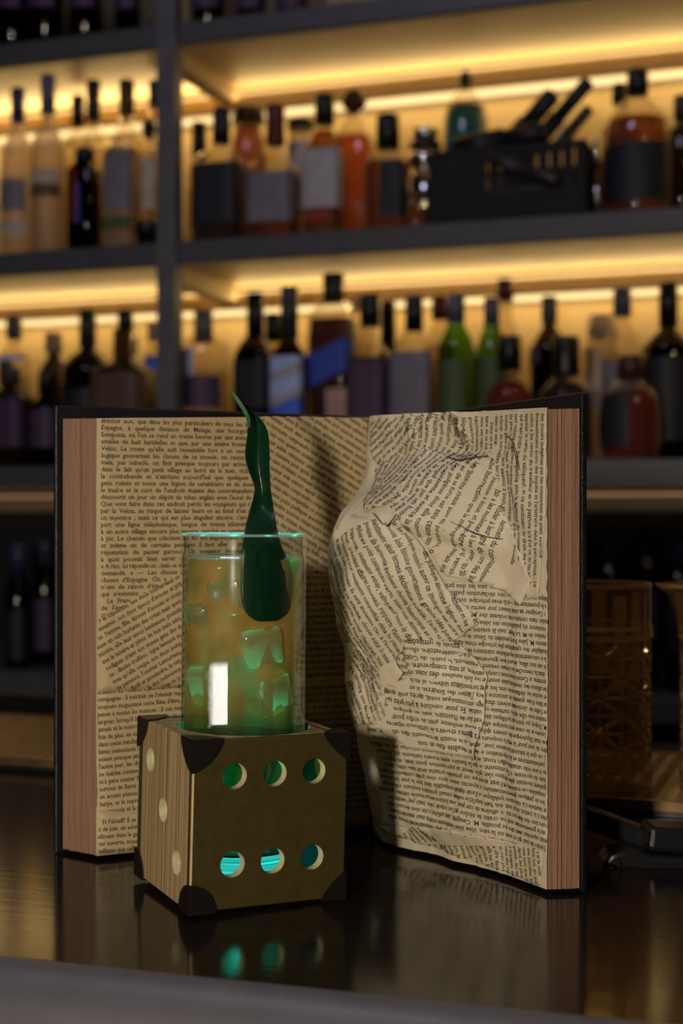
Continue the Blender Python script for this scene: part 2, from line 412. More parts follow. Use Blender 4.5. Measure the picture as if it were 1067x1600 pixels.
# ------------------------------------------------------------------ bottles
def bottle(name, label, cat, shelf, cx, off, w, ys, yn, yc, yt, capw, neckw, cap='black', glass='clear', liq=None, yl=None,
           labs=(), sq=0.0, depth=1.0, group='bottles on the back bar shelves', bulge=0.0, capshape='cyl'):
    d = shelf_d(cx, off); k = d/F
    zb = ZB[shelf]+TK+0.0005
    Z = lambda y: CZ-(y-800)*k - zb
    o = empty(name, loc_w(shelf_l(cx, off), off, zb), -TH)
    tag(o, label, cat, group)
    capw *= 1.25; neckw *= 1.12
    R = w*k/2; rn = min(neckw*k/2, R*0.96); zs, zn, zc, zt = Z(ys), Z(yn), Z(yc), Z(yt)
    pts = [(R*0.9, 0.0), (R, 0.004)]
    if bulge:
        for t in (0.2, 0.4, 0.6, 0.8): pts.append((R*(1+bulge*math.sin(PI*t)), 0.004+(zs-0.004)*t))
    pts.append((R, zs))
    for t in (0.2, 0.4, 0.6, 0.8): 
        q = math.cos(t*PI/2)
        pts.append((rn+(R-rn)*(0.55*q+0.45*(1-t)), zs+(zn-zs)*t))
    pts += [(rn, zn), (rn, zc)]
    def rad(z):
        for (r0, z0), (r1, z1) in zip(pts[:-1], pts[1:]):
            if z0 <= z <= z1: return r0+(r1-r0)*(z-z0)/max(1e-6, z1-z0)
        return rn
    lathe('glass_body', pts, GLS[glass], o, 24, sq, depth)
    if liq:
        zl = Z(yl if yl else ys)
        zl = min(zl, zc-0.003)
        zz = [0.006+(zl-0.006)*t/8 for t in range(9)]
        lathe('liquid', [(max(0.002, rad(z)*0.93-0.0005), z) for z in zz], LIQ[liq], o, 24, sq, depth)
    cr = capw*k/2
    if capshape == 'ball':
        h = zt-zc
        prof = [(rn*0.9, zc-0.006), (rn*0.95, zc)] + [(cr*math.sin(PI*(0.15+0.83*t)), zc+h*(1-math.cos(PI*t))/2) for t in (0.1,0.25,0.4,0.55,0.7,0.85,1.0)]
    elif capshape == 'wax':
        prof = [(cr*0.92, zc-0.006), (cr*1.0, zc), (cr*0.94, zc+(zt-zc)*0.5), (cr, zt-0.005), (cr*0.8, zt)]
    else:
        prof = [(cr, zc-0.003), (cr, zt-0.002), (cr*0.86, zt)]
    lathe('cap', prof, M['cap_'+cap], o, 18)
    for lb_ in labs:            # printed labels, wrapped on the side that faces the room; a sixth value slants the band
        y0, y1, a0, a1, lc = lb_[:5]; sl = lb_[5] if len(lb_) > 5 else 0.0
        z1, z0 = max(0.004, Z(y0)), max(0.004, Z(y1))
        if z1-z0 < 0.004: continue
        LV = []; LF = []; e_ = 2+8*sq
        for j_ in range(5):
            for i_ in range(15):
                a = -PI/2+a0+(a1-a0)*i_/14; c_, s_ = math.cos(a), math.sin(a)
                f_ = (abs(c_)**e_+abs(s_)**e_)**(-1/e_) if sq > 0 else 1.0
                z = max(0.004, min(zs+0.004, z0+(z1-z0)*j_/4+sl*R*c_)); r = rad(z)+0.0012
                LV.append((r*c_*f_, r*s_*f_*depth, z))
        for j_ in range(4):
            for i_ in range(14): q_ = j_*15+i_; LF.append((q_, q_+1, q_+16, q_+15))
        from_py('label', LV, LF, M['label_'+lc], o, True)
    return o
FUL = (-1.25, 1.25)
B = bottle
vb = 'bottle'
# upper shelf, left bay
B('vodka_bottle', 'frosted clear bottle with navy cap at far left of the upper lit shelf', vb, 2, 28, 0.075, 54, 245, 205, 190, 138, 18, 16, 'navy', 'frost', 'pale', 240, [(285,335,-1.2,1.0,'greylilac'),(350,372,-1.1,1.1,'frost')])
B('vodka_bottle', 'tall frosted bottle with silvery blue cap, second from left on the upper lit shelf', vb, 2, 75, 0.036, 52, 230, 195, 175, 118, 19, 17, 'slate', 'frost', 'pale', 235, [(272,290,*FUL,'frost'),(292,312,*FUL,'brown')])
B('gin_bottle', 'clear bottle with shorter black cap behind the striped dark bottle', vb, 2, 122, 0.175, 58, 235, 205, 195, 150, 17, 16, 'black', 'clear', 'pale', 230)
B('gin_bottle', 'round shouldered clear bottle with tall dark cap behind the striped dark bottle', vb, 2, 146, 0.098, 54, 245, 200, 187, 126, 18, 16, 'darkgrey', 'clear', 'pale', 235)
B('dark_bottle', 'short dark bottle with red and blue stripe on the upper shelf, left bay', vb, 2, 132, 0.028, 44, 270, 255, 252, 232, 24, 22, 'black', 'black', None, None, [(265,350,-0.35,-0.05,'red'),(290,352,-0.05,0.2,'deepblue')], sq=0.6)
B('olive_cap_bottle', 'clear bottle with tall olive gold cap and lilac grey label', vb, 2, 198, 0.105, 50, 225, 195, 178, 126, 20, 18, 'olive', 'clear', 'pale', 220)
B('label_bottle', 'squat grey lilac labelled bottle before the olive gold capped bottle', vb, 2, 190, 0.036, 46, 250, 240, 238, 232, 40, 40, 'pale', 'frost', 'pale', 300, [(240,332,-1.3,1.3,'greylilac'),(342,362,-1.0,1.0,'green')], sq=0.7)
B('slim_bottle', 'slim clear bottle with round black stopper left of the grey post', vb, 2, 233, 0.075, 32, 235, 215, 211, 186, 19, 15, 'black', 'clear', 'pale', 240, [(250,330,-0.3,1.0,'frost')], capshape='ball')
B('navy_cap_bottle', 'clear bottle with navy cap half hidden by the grey post, upper shelf', vb, 2, 243, 0.145, 30, 220, 185, 165, 127, 18, 16, 'navy', 'clear', 'pale', 240)
B('small_jar', 'small black lidded jar at the foot of the post on the upper shelf', 'jar', 2, 231, 0.03, 28, 372, 368, 366, 348, 32, 30, 'black', 'black', None, None, sq=0.3, group='small items on the upper shelf')
# upper shelf, right bay
B('slim_bottle', 'slim clear bottle with black cap just right of the post, upper shelf', vb, 2, 311, 0.20, 42, 272, 252, 246, 192, 19, 15, 'black', 'clear', 'pale', 300)
B('whiskey_bottle', 'square whiskey bottle with wide black label, right of the post', vb, 2, 346, 0.07, 76, 258, 232, 222, 170, 23, 22, 'black', 'clear', 'darkamber', 262, [(262,356,-1.3,1.3,'dark')], sq=0.8)
B('peach_bottle', 'round peach coloured bottle with dark flat top behind the black label bottle', vb, 2, 388, 0.22, 58, 240, 195, 190, 170, 40, 36, 'brown', 'clear', 'peach', 200, bulge=0.1)
B('wax_bottle', 'square bottle with dark red wax top and cream label', vb, 2, 430, 0.056, 72, 272, 240, 222, 165, 25, 18, 'red', 'clear', 'amber', 276, [(276,352,-1.3,1.3,'greylilac')], sq=0.8, capshape='wax')
B('cream_bottle', 'pale cream labelled bottle with black lid behind the red wax bottle', vb, 2, 470, 0.24, 40, 228, 205, 200, 188, 34, 34, 'black', 'frost', 'pale', 230, [(200,300,-1.2,1.2,'white')])
B('bourbon_bottle', 'black capped bourbon bottle with pale label and round red seal', vb, 2, 507, 0.095, 62, 242, 215, 192, 148, 25, 24, 'black', 'clear', 'amber', 205, [(235,330,-1.25,1.25,'white'),(336,350,-0.6,0.6,'red')], sq=0.4)
B('decanter_bottle', 'decanter of orange red spirit with dark ball stopper', vb, 2, 553, 0.20, 62, 228, 190, 172, 139, 32, 20, 'brown', 'clear', 'orange', 215, capshape='ball', sq=0.5)
B('whiskey_bottle', 'clear shouldered bottle with black cap beside the orange decanter', vb, 2, 606, 0.10, 66, 262, 238, 230, 180, 29, 26, 'black', 'clear', 'amber', 255, [(255,345,-0.1,1.3,'dark')], sq=0.5)
B('miniature_bottle', 'tiny amber miniature bottle with black cap at the shelf front', vb, 2, 651, 0.05, 38, 318, 298, 294, 274, 14, 13, 'black', 'clear', 'orange', 325)
B('liqueur_bottle', 'teal blue liqueur bottle with small black stopper rising behind the basket', vb, 2, 727, 0.238, 70, 178, 140, 134, 110, 18, 15, 'black', 'clear', 'teal', 168, capshape='ball')
B('jar_bottle', 'wide round amber bottle with big black stopper, right of the basket', vb, 2, 996, 0.12, 100, 195, 150, 146, 110, 27, 26, 'black', 'clear', 'amber', 190, [(232,322,-1.3,1.3,'dark')], bulge=0.04)
B('jar_bottle', 'amber bottle with smaller black stopper behind the wide round one', vb, 2, 968, 0.26, 60, 200, 165, 160, 132, 20, 18, 'black', 'clear', 'amber', 200)
B('edge_bottle', 'smoky bottle cut off by the right picture edge, upper shelf', vb, 2, 1066, 0.22, 56, 215, 190, 185, 150, 22, 20, 'darkgrey', 'smoke', None)
B('tiny_bottle', 'tiny silver bottle with white cap at the basket corner', vb, 2, 697, 0.03, 16, 352, 350, 349, 338, 15, 14, 'pale', 'frost', None, group='small items on the upper shelf')
# middle shelf, left bay
B('vodka_bottle', 'clear bottle with grey cap and pale blue label, far left of the middle shelf', vb, 3, 22, 0.16, 50, 560, 540, 528, 494, 20, 18, 'grey', 'clear', 'pale', 590, [(548,565,-1.2,1.2,'paleblue'),(566,600,-0.6,0.5,'dark')])
B('small_neck_bottle', 'pale necked bottle with small pale cap, second on the middle shelf', vb, 3, 84, 0.18, 44, 580, 560, 548, 520, 22, 19, 'pale', 'smoke', None, None, [(550,562,-1.2,1.2,'brown')])
B('wine_bottle', 'dark green round shouldered bottle with dark grey cap, middle shelf', vb, 3, 137, 0.14, 86, 580, 545, 540, 484, 22, 20, 'darkgrey', 'darkgreen', None, None, [(610,690,-0.9,0.9,'dark')])
B('brandy_bottle', 'black capped bottle with red brown neck and square dark body', vb, 3, 196, 0.10, 84, 582, 565, 515, 485, 20, 28, 'black', 'smoke', 'darkamber', 590, [(585,700,-1.25,1.25,'brown')], sq=0.7)
B('blue_bottle', 'blue wrapped bottle peeking out left of the post on the middle shelf', vb, 3, 240, 0.20, 30, 560, 545, 530, 505, 16, 14, 'pale', 'clear', 'pale', 560, [(535,620,-1.3,1.3,'blue')])
B('dark_bottle', 'dark labelled bottle low at far left of the middle shelf', vb, 3, 18, 0.05, 58, 625, 605, 600, 575, 22, 22, 'darkgrey', 'smoke', None, None, [(615,700,-1.3,1.3,'purple')], sq=0.5)
B('dark_bottle', 'black bottle with dark label beside the book top corner', vb, 3, 72, 0.06, 52, 640, 620, 612, 580, 20, 20, 'black', 'black', None, None, [(640,700,-1.1,1.1,'purple')])
# middle shelf, right bay
B('gin_bottle', 'wide clear bottle with grey cap and shiny round seal, right of the post', vb, 3, 318, 0.12, 84, 545, 520, 533, 486, 24, 24, 'grey', 'clear', 'pale', 580, [(548,590,-0.55,0.05,'paleblue'),(590,640,-0.7,1.1,'purple')])
B('whiskey_bottle', 'dark amber bottle with tall black cap left of the blue banded bottles', vb, 3, 399, 0.11, 58, 560, 525, 525, 458, 22, 22, 'black', 'smoke', 'darkamber', 545, [(565,640,-1.3,1.3,'dark')], sq=0.4)
B('whiskey_bottle', 'amber bottle with short black cap behind the blue labelled bottle', vb, 3, 427, 0.20, 46, 560, 535, 532, 490, 21, 20, 'black', 'clear', 'redamber', 545)
B('blue_label_bottle', 'bottle with bright blue and white slanted label and dark cap', vb, 3, 452, 0.055, 50, 562, 535, 525, 448, 22, 20, 'darkgrey', 'smoke', 'amber', 540, [(552,578,-1.2,1.2,'paleblue',0.45),(579,589,-1.25,1.25,'white',0.45),(590,620,-1.25,1.25,'paleblue',0.45),(621,630,-1.25,1.25,'white',0.45),(631,690,-1.25,1.25,'blue',0.45)], sq=0.5)
B('tall_whiskey_bottle', 'tallest square whisky bottle with deep blue slanted band', vb, 3, 521, 0.122, 70, 505, 468, 470, 428, 27, 24, 'darkgrey', 'clear', 'darkamber', 500, [(545,596,-1.3,1.3,'deepblue',0.5),(610,700,0.0,1.1,'pink')], sq=0.75)
B('glint_bottle', 'clear bottle catching a white glint behind the tallest bottle', vb, 3, 560, 0.24, 46, 520, 485, 482, 458, 18, 15, 'pale', 'clear', 'pale', 540)
B('rum_bottle', 'bottle with black top, cream neck band and square dark label', vb, 3, 578, 0.055, 60, 560, 535, 508, 460, 25, 27, 'black', 'clear', 'darkamber', 560, [(514,556,-1.2,1.2,'cream'),(566,690,-1.3,1.3,'purple')], sq=0.75)
B('slim_bottle', 'slim black necked bottle right of the cream neck bottle', vb, 3, 606, 0.19, 42, 570, 545, 545, 472, 19, 19, 'black', 'smoke', 'darkamber', 570)
B('label_bottle', 'bottle with black cap and large lilac grey label beside the green bottle', vb, 3, 647, 0.08, 66, 552, 520, 515, 463, 23, 21, 'black', 'clear', 'amber', 560, [(552,690,-1.35,0.9,'greylilac')], sq=0.6)
B('red_cap_bottle', 'amber bottle with short red cap behind the first green bottle', vb, 3, 688, 0.22, 46, 540, 505, 497, 463, 22, 19, 'red', 'clear', 'amber', 540)
B('green_bottle', 'bright green bottle with slate blue cap, the wider of the two green ones', vb, 3, 712, 0.08, 60, 548, 510, 500, 460, 23, 25, 'slate', 'green', None, None, [(565,690,-0.8,0.7,'green')])
B('green_bottle', 'olive green bottle with grey cap, the slimmer of the two green ones', vb, 3, 768, 0.12, 54, 560, 515, 504, 466, 20, 24, 'slate', 'green', 'darkamber', 560, [(560,690,-1.3,1.3,'green')])
B('red_cap_bottle', 'tall clear bottle with dark red cap behind the slim green bottle', vb, 3, 789, 0.22, 44, 530, 490, 468, 437, 22, 18, 'red', 'clear', 'pale', 540)
B('cognac_bottle', 'glowing red orange bottle with black cap above the book edge', vb, 3, 796, 0.045, 76, 618, 585, 576, 525, 29, 26, 'black', 'clear', 'redamber', 598, bulge=0.03)
B('purple_bottle', 'dark purple bottle with grey cap behind the wide black capped one', vb, 3, 858, 0.20, 60, 548, 512, 502, 464, 20, 19, 'grey', 'smoke', 'purple', 540, [(545,570,-1.3,-0.3,'purple')])
B('cognac_bottle', 'amber bottle with wide flared black cap above the right book corner', vb, 3, 884, 0.05, 84, 618, 588, 582, 526, 36, 32, 'black', 'clear', 'darkamber', 600, [(592,606,-0.6,0.8,'red')], capshape='wax')
B('square_bottle', 'square clear bottle with pale frosted cap right of the book', vb, 3, 940, 0.285, 48, 550, 528, 528, 492, 36, 34, 'pale', 'frost', 'pale', 560, [(530,640,-0.9,0.2,'frost')], sq=0.8)
B('slate_cap_bottle', 'clear bottle with tall slate blue cap right of the book', vb, 3, 972, 0.20, 66, 545, 505, 492, 450, 23, 20, 'slate', 'clear', 'pale', 560, [(565,690,-1.1,0.9,'greylilac')])
B('liqueur_bottle', 'round bellied dark bottle glowing red at one side', vb, 3, 985, 0.058, 86, 620, 592, 590, 556, 34, 30, 'purple' if 'cap_purple' in M else 'brown', 'clear', 'redamber', 612, [(600,700,-1.5,0.1,'dark')], bulge=0.12)
B('wine_bottle', 'dark round shouldered bottle with tall black cap at far right, middle shelf', vb, 3, 1044, 0.17, 80, 545, 515, 506, 442, 24, 24, 'black', 'smoke', 'purple', 545, [(560,690,-1.2,1.2,'dark')])
# top shelf: only the lower parts of dark bottles are in view
for cx, off, w_, g_, lab in ((20, 0.07, 52, 'smoke', 'dark bottle on the top shelf, far left'), (72, 0.07, 56, 'black', 'dark bottle on the top shelf, second from left'),
                       (134, 0.07, 54, 'smoke', 'dark bottle on the top shelf, third from left'), (200, 0.06, 40, 'black', 'dark bottle on the top shelf near the post'),
                       (326, 0.07, 52, 'black', 'dark bottle on the top shelf just right of the post'), (393, 0.07, 46, 'smoke', 'dark bottle on the top shelf, second right of the post'),
                       (456, 0.07, 50, 'black', 'dark bottle on the top shelf with a white glint above')):
    B('dark_bottle', lab, vb, 1, cx, off, w_, -120, -160, -190, -240, 22, 20, 'black', g_, 'darkamber', -100, [(-60, 20, -1.0, 1.0, 'purple')], group='bottles on the top shelf')
# bottom shelf in the dark
for cx, off, w_, yt, lab, g_, lb in ((28, 0.07, 42, 850, 'dark bottle in the gloom at far left under the middle shelf', 'black', 'dark'),
                      (70, 0.13, 40, 835, 'dark bottle with faint blue cap in the gloom left of the book', 'black', 'purple'),
                      (952, 0.12, 44, 830, 'dark bottle in the gloom behind the cut mixing glass', 'black', 'dark'),
                      (1008, 0.12, 42, 820, 'dark bottle with blue label in the gloom behind the mixing glass', 'smoke', 'purple'),
                      (1060, 0.12, 44, 840, 'dark bottle in the gloom at the right picture edge', 'black', 'dark')):
    B('dark_bottle', lab, vb, 4, cx, off, w_, yt+80, yt+50, yt+45, yt, 22, 20, 'navy', g_, None, None, [(yt+100, yt+180, -1.1, 1.1, lb)], group='bottles on the dark bottom shelf')

# ---- basket of bar tools and small metal things on the upper shelf
def bar_basket():
    off = 0.100; z0 = ZB[2]+TK+0.0005
    o = empty('tool_basket', loc_w(shelf_l(808, off), off, z0), -TH)
    tag(o, 'black basket full of dark bar tools between the teal and amber bottles', 'basket')
    k = shelf_d(808, off)/F; W = 118*k; H = 112*k; D = 0.085
    bp = cm('basket_black', (0.006, 0.006, 0.007), 0.75)
    box('basket_floor', (-W, -D, 0), (W, D, 0.006), bp, o)
    for s, nm in ((-1, 'basket_front'), (1, 'basket_back')):
        bm = bmesh.new(); bm_box(bm, (-W, s*D-0.003, 0.006), (W, s*D+0.003, 0.05)); bm_box(bm, (-W, s*D-0.004, H-0.012), (W, s*D+0.004, H))
        for i in range(13):
            x = -W+0.006+i*(2*W-0.012)/12; bm_box(bm, (x-0.0085, s*D-0.002, 0.05), (x+0.0085, s*D+0.002, H-0.012))
        from_bm(nm, bm, bp, o)
    for s in (-1, 1): box('basket_side', (s*W-0.003, -D, 0.006), (s*W+0.003, D, H), bp, o)
    box('basket_rim', (-W*0.2, -D-0.006, 0.044), (W*0.5, -D-0.003, 0.049), M['chrome'], o)
    return o, W, H, D, k
bk, W_, H_, D_, k_ = bar_basket()
def tool(name, label, cat, x0, y0, x1, y1, r, m, off=0.13, flat=False, knob=0.0, sh=2):
    d0, d1 = shelf_d(x0, off), shelf_d(x1, off)
    p0, p1 = px(x0, y0, d0), px(x1, y1, d1)
    o = empty(name, p0); tag(o, label, cat, 'bar tools in and around the basket')
    v = p1-p0
    tube('handle', [Vector((0,0,0)), v*0.55], [r, r*1.05], m, o, 10)
    tube('shaft', [v*0.55, v*0.96, v], [r*0.86, r*0.9, r*0.6], m, o, 10)
    return o
dk = cm('tool_black', (0.010, 0.010, 0.013), 0.5)
dg = cm('tool_grey', (0.06, 0.05, 0.055), 0.35, metal=0.4)
tool('muddler', 'long black muddler sticking up out of the basket to the right', 'bar tool', 815, 250, 921, 126, 0.014, dk, 0.096)
tool('muddler', 'thick black tool leaning in the basket left of the long one', 'bar tool', 775, 250, 866, 145, 0.018, dk, 0.140)
tool('muddler', 'short dark tool tip at the right rear of the basket', 'bar tool', 860, 240, 922, 168, 0.012, dg, 0.171)
tool('peeler', 'grey handled peeler lying across the basket front', 'bar tool', 762, 246, 872, 282, 0.010, dg, 0.0015)
tool('muddler', 'dark bar tool lying along the back of the basket', 'bar tool', 712, 232, 850, 205, 0.018, dk, 0.050)
tool('bar_spoon', 'thin bright metal spoon handle standing right of the basket', 'bar spoon', 933, 338, 930, 215, 0.0045, M['chrome'], 0.03)
def jigger_stack():
    off = 0.20; z0 = ZB[2]+TK+0.0005
    o = empty('jigger_stack', loc_w(shelf_l(664, off), off, z0), -TH); tag(o, 'stack of chrome jiggers and strainers left of the basket', 'jigger')
    k = shelf_d(664, off)/F
    zf = lambda y: CZ-(y-800)*k-z0
    lathe('cup', [(0.020, 0), (0.028, zf(262)*0.6), (0.030, zf(262))], M['chrome'], o)
    lathe('cup_rim', [(0.031, zf(262)), (0.034, zf(250)), (0.031, zf(240))], M['chrome'], o)
    lathe('dark_band', [(0.026, zf(238)), (0.030, zf(228)), (0.026, zf(222))], M['blackplastic'], o)
    lathe('top_cup', [(0.018, zf(222)), (0.026, zf(205)), (0.018, zf(200))], M['chrome'], o)
jigger_stack()

# ------------------------------------------------------------------ counter
TC = math.radians(17.0)
def counter():
    o = empty('bar_counter', (0.0, 0.645, 0.0), -TC); tag(o, 'glossy black stained wooden bar counter under the book', 'counter')
    V = []; Fc = []; prof = []
    # profile in (y, z): flat top, bull-nosed front edge
    prof = [(0.78, -0.05), (0.78, 0.0), (0.03, 0.0)]
    bm = bmesh.new()
    xs = (-0.9, 0.9)
    def strip(pts, nm, m):
        V = [(x, y, z) for x in xs for (y, z) in pts]; n = len(pts)
        Fc = [(i, i+1, n+i+1, n+i) for i in range(n-1)]
        return from_py(nm, V, Fc, m, o, False)
    box('counter_top', (-0.9, 0.010, -0.045), (0.9, 0.78, 0.0), M['counter'], o)
    r = 0.03
    pts = [(0.0101, 0.0)] + [(0.0101-r*math.sin(a*PI/2/10)*0.9, -r+r*math.cos(a*PI/2/10)) for a in range(0, 11)] + [(0.0101-r*0.9, -0.09), (0.0101, -0.09)]
    e = strip(pts, 'edge_nosing', M['counter_edge'])
    for p in e.data.polygons: p.use_smooth = True
    box('counter_front', (-0.9, 0.02, -1.015), (0.9, 0.06, -0.045), M['darkwall'], o)
counter()

# ------------------------------------------------------------------ book
PL = Vector((-0.155, 0.900)); PS = Vector((0.0195, 0.988)); PRE = Vector((0.119, 0.820)); PSR = Vector((0.0232, 0.990))
ZP0, ZP1 = 0.0030, 0.2815
UL = (PS-PL).length; uL = (PS-PL)/UL; nL = Vector((uL.y, -uL.x))       # left page: u from fore-edge (0) to spine
if nL.y > 0: nL = -nL
UR = (PRE-PSR).length; uR = (PRE-PSR)/UR; nR = Vector((uR.y, -uR.x))   # right page: u from spine (0) to fore-edge
if nR.x > 0: nR = -nR
def topL(t): return 0.2805 + 0.006*t
def surfL(u, v, off=0.0):
    h = 0.0012*noise.noise(Vector((u*18, v*14, 1.7))) + 0.0006*noise.noise(Vector((u*60, v*50, 5.0)))
    t = max(0, min(1, u/UL))
    h += 0.004*math.sin(PI*t)*(1-t)
    p = PL+uL*u+nL*(h+off)
    return Vector((p.x, p.y, v))
# ---- sculpted relief on the right page
SIL = [(640,594),(690,588),(740,577),(770,562),(800,541),(850,526),(900,517),(935,519),(960,527),(1000,540),(1040,549),(1080,552),(1150,559),(1200,574),(1250,583),(1300,597),(1400,612)]
def hneed(y):
    for (a, xa), (b, xb) in zip(SIL[:-1], SIL[1:]):
        if a <= y <= b:
            t = (y-a)/(b-a); t = t*t*(3-2*t) if False else t
            X = xa+(xb-xa)*t; break
    else: X = SIL[0][1] if y < 640 else SIL[-1][1]
    c = (X-533.5)/F
    s0 = 0.22; P = PSR+uR*(s0*UR)
    return (P.x-c*P.y)/(-nR.x+c*nR.y)
def smooth_h(v):
    tot = 0; wt = 0
    for k in range(-3, 4):
        vv = v+k*0.004; y = 800+(CZ-vv)*F/0.93
        w_ = math.exp(-k*k/4.0); tot += hneed(y)*w_; wt += w_
    return tot/wt
HT = [smooth_h(i*0.002) for i in range(0, 150)]
def hA(v):
    f = max(0, min(147.9, v/0.002)); i = int(f); return HT[i]+(HT[i+1]-HT[i])*(f-i)
def sst(a, b, x):
    t = max(0, min(1, (x-a)/(b-a))); return t*t*(3-2*t)
def gauss(u, v, u0, v0, su, sv, ang=0):
    du, dv = u-u0, v-v0; c, s = math.cos(ang), math.sin(ang)
    a = (du*c+dv*s)/su; b = (-du*s+dv*c)/sv
    return math.exp(-0.5*(a*a+b*b))
BUMP1 = (0.1*1.0, 0.222, 0.032, 0.020, 0.25); DIP1 = (0.100, 0.262, 0.03, 0.008, 0.25)
FEAT = []     # (u, v, su, sv, ang, height) filled below from the visible creases
def relief(u, v):
    s = u/UR
    A = hA(v)
    rise = math.sin(min(1.0, max(0.0, s/0.22))*PI/2)**0.9
    fall = 1-sst(0.26, 0.86, s)
    h = A*rise*fall
    e = sst(-0.01, 0.10, s)*(1-sst(0.90, 0.99, s))
    h += e*(0.0034*noise.noise(Vector((u*28, v*22, 9.1)))+0.0021*noise.noise(Vector((u*75, v*60, 2.2)))+0.0010*noise.noise(Vector((u*190, v*160, 4.0))))
    for (u0, v0, su, sv, an, hh) in FEAT:
        h += hh*gauss(u, v, u0, v0, su, sv, an)
    h += e*(0.011*gauss(u, v, *BUMP1)-0.005*gauss(u, v, *DIP1))
    return max(h, 0.0006)
def surfR0(u, v):
    p = PSR+uR*u+nR*relief(u, v); return Vector((p.x, p.y, v))
def surfR(u, v, off=0.0):
    P = surfR0(u, v)
    if off == 0: return P
    e = 0.0015
    N = (surfR0(u+e, v)-P).cross(surfR0(u, v+e)-P)
    if N.length < 1e-12: return P
    N.normalize()
    if N.x*nR.x+N.y*nR.y < 0: N = -N
    return P+N*off
def toR(x, y):
    """page coordinates (u, v) of the point of the sculpted page first met on the sight line through picture point x, y"""
    ax, az = (x-533.5)/F, -(y-800)/F
    best = None; prev = None
    d = 0.80
    while d < 1.01:
        P2 = Vector((ax*d, d)); v = CZ+az*d
        r = P2-PSR; u = r.dot(uR); hh = r.dot(nR)-relief(u, v)
        if prev is not None and prev > 0 and hh <= 0:
            lo, hi = d-0.004, d
            for _ in range(14):
                mid = (lo+hi)/2; P2 = Vector((ax*mid, mid)); v = CZ+az*mid; r = P2-PSR; u = r.dot(uR)
                if r.dot(nR)-relief(u, v) > 0: lo = mid
                else: hi = mid
            return (u, v)
        prev = hh; d += 0.004
    d = PSR.y; 
    den = ax*nR.x+nR.y; d = PSR.dot(nR)/den
    P2 = Vector((ax*d, d)); return ((P2-PSR).dot(uR), CZ+az*d)
def toL(x, y):
    ax, az = (x-533.5)/F, -(y-800)/F
    den = ax*nL.x+nL.y; d = PL.dot(nL)/den
    P2 = Vector((ax*d, d)); return ((P2-PL).dot(uL), CZ+az*d)
for (x, y, sx, sy, ang, hh) in ((708, 728, 0.020, 0.006, 0.1, 0.004), (725, 705, 0.026, 0.007, 0.3, -0.006), (700, 835, 0.035, 0.004, -0.35, 0.0035), (700, 850, 0.035, 0.005, -0.35, -0.003),
                                (622, 782, 0.010, 0.006, 0.6, -0.007), (612, 800, 0.012, 0.006, 0.6, 0.003), (805, 770, 0.006, 0.035, 0.2, 0.002), (790, 770, 0.006, 0.035, 0.2, -0.0025),
                                (760, 1080, 0.008, 0.06, 0.05, 0.0022), (815, 1080, 0.006, 0.07, 0.0, 0.0025), (660, 690, 0.05, 0.012, 0.5, -0.003), (560, 1045, 0.008, 0.015, 0.4, -0.004),
                                (790, 1235, 0.03, 0.006, 0.7, 0.003), (690, 1290, 0.03, 0.007, 0.1, 0.004), (650, 920, 0.03, 0.006, -0.6, 0.002)):
    FEAT.append((*toR(x, y), sx, sy, ang, hh*1.4))

book = empty('open_book', (0.0, 0.95, 0.0)); tag(book, 'large open old book with sculpted collage pages standing on the counter', 'book')
BO = Vector((0.0, 0.95, 0.0))
def inb(o):                        # meshes of the book are given in room coordinates
    o.parent = book; o.matrix_parent_inverse = Matrix.Translation(-BO); return o
def prism(name, plan, z0, z1, m, bevel=0.0):
    bm = bmesh.new()
    lo = [bm.verts.new((p[0], p[1], z0)) for p in plan]; hi = [bm.verts.new((p[0], p[1], z1)) for p in plan]
    n = len(plan); bm.faces.new(lo[::-1]); bm.faces.new(hi)
    for i in range(n): bm.faces.new((lo[i], lo[(i+1)%n], hi[(i+1)%n], hi[i]))
    bmesh.ops.recalc_face_normals(bm, faces=bm.faces[:])
    if bevel: bmesh.ops.bevel(bm, geom=bm.edges[:], offset=bevel, segments=2, affect='EDGES', profile=0.5)
    return inb(from_bm(name, bm, m))
CLf, CLs = Vector((-0.1850, 0.919)), Vector((0.022, 1.030))       # covers, inner edge plan points
CRf, CRs = Vector((0.1385, 0.8215)), Vector((0.046, 1.030))
def board(a, b, t, side):
    d = (b-a).normalized(); n = Vector((d.y, -d.x))*side
    return [a, b, b+n*t, a+n*t]
prism('cover_board', board(CLf, CLs, 0.0042, -1), 0.0004, 0.2900, M['cover'], 0.0012)
prism('cover_board', board(CRf, CRs, 0.0042, 1), 0.0004, 0.2900, M['cover'], 0.0012)
prism('spine', [(0.0205, 1.0295), (0.0475, 1.0295), (0.0490, 1.0345), (0.020, 1.0345)], 0.0004, 0.290, M['cover'], 0.001)
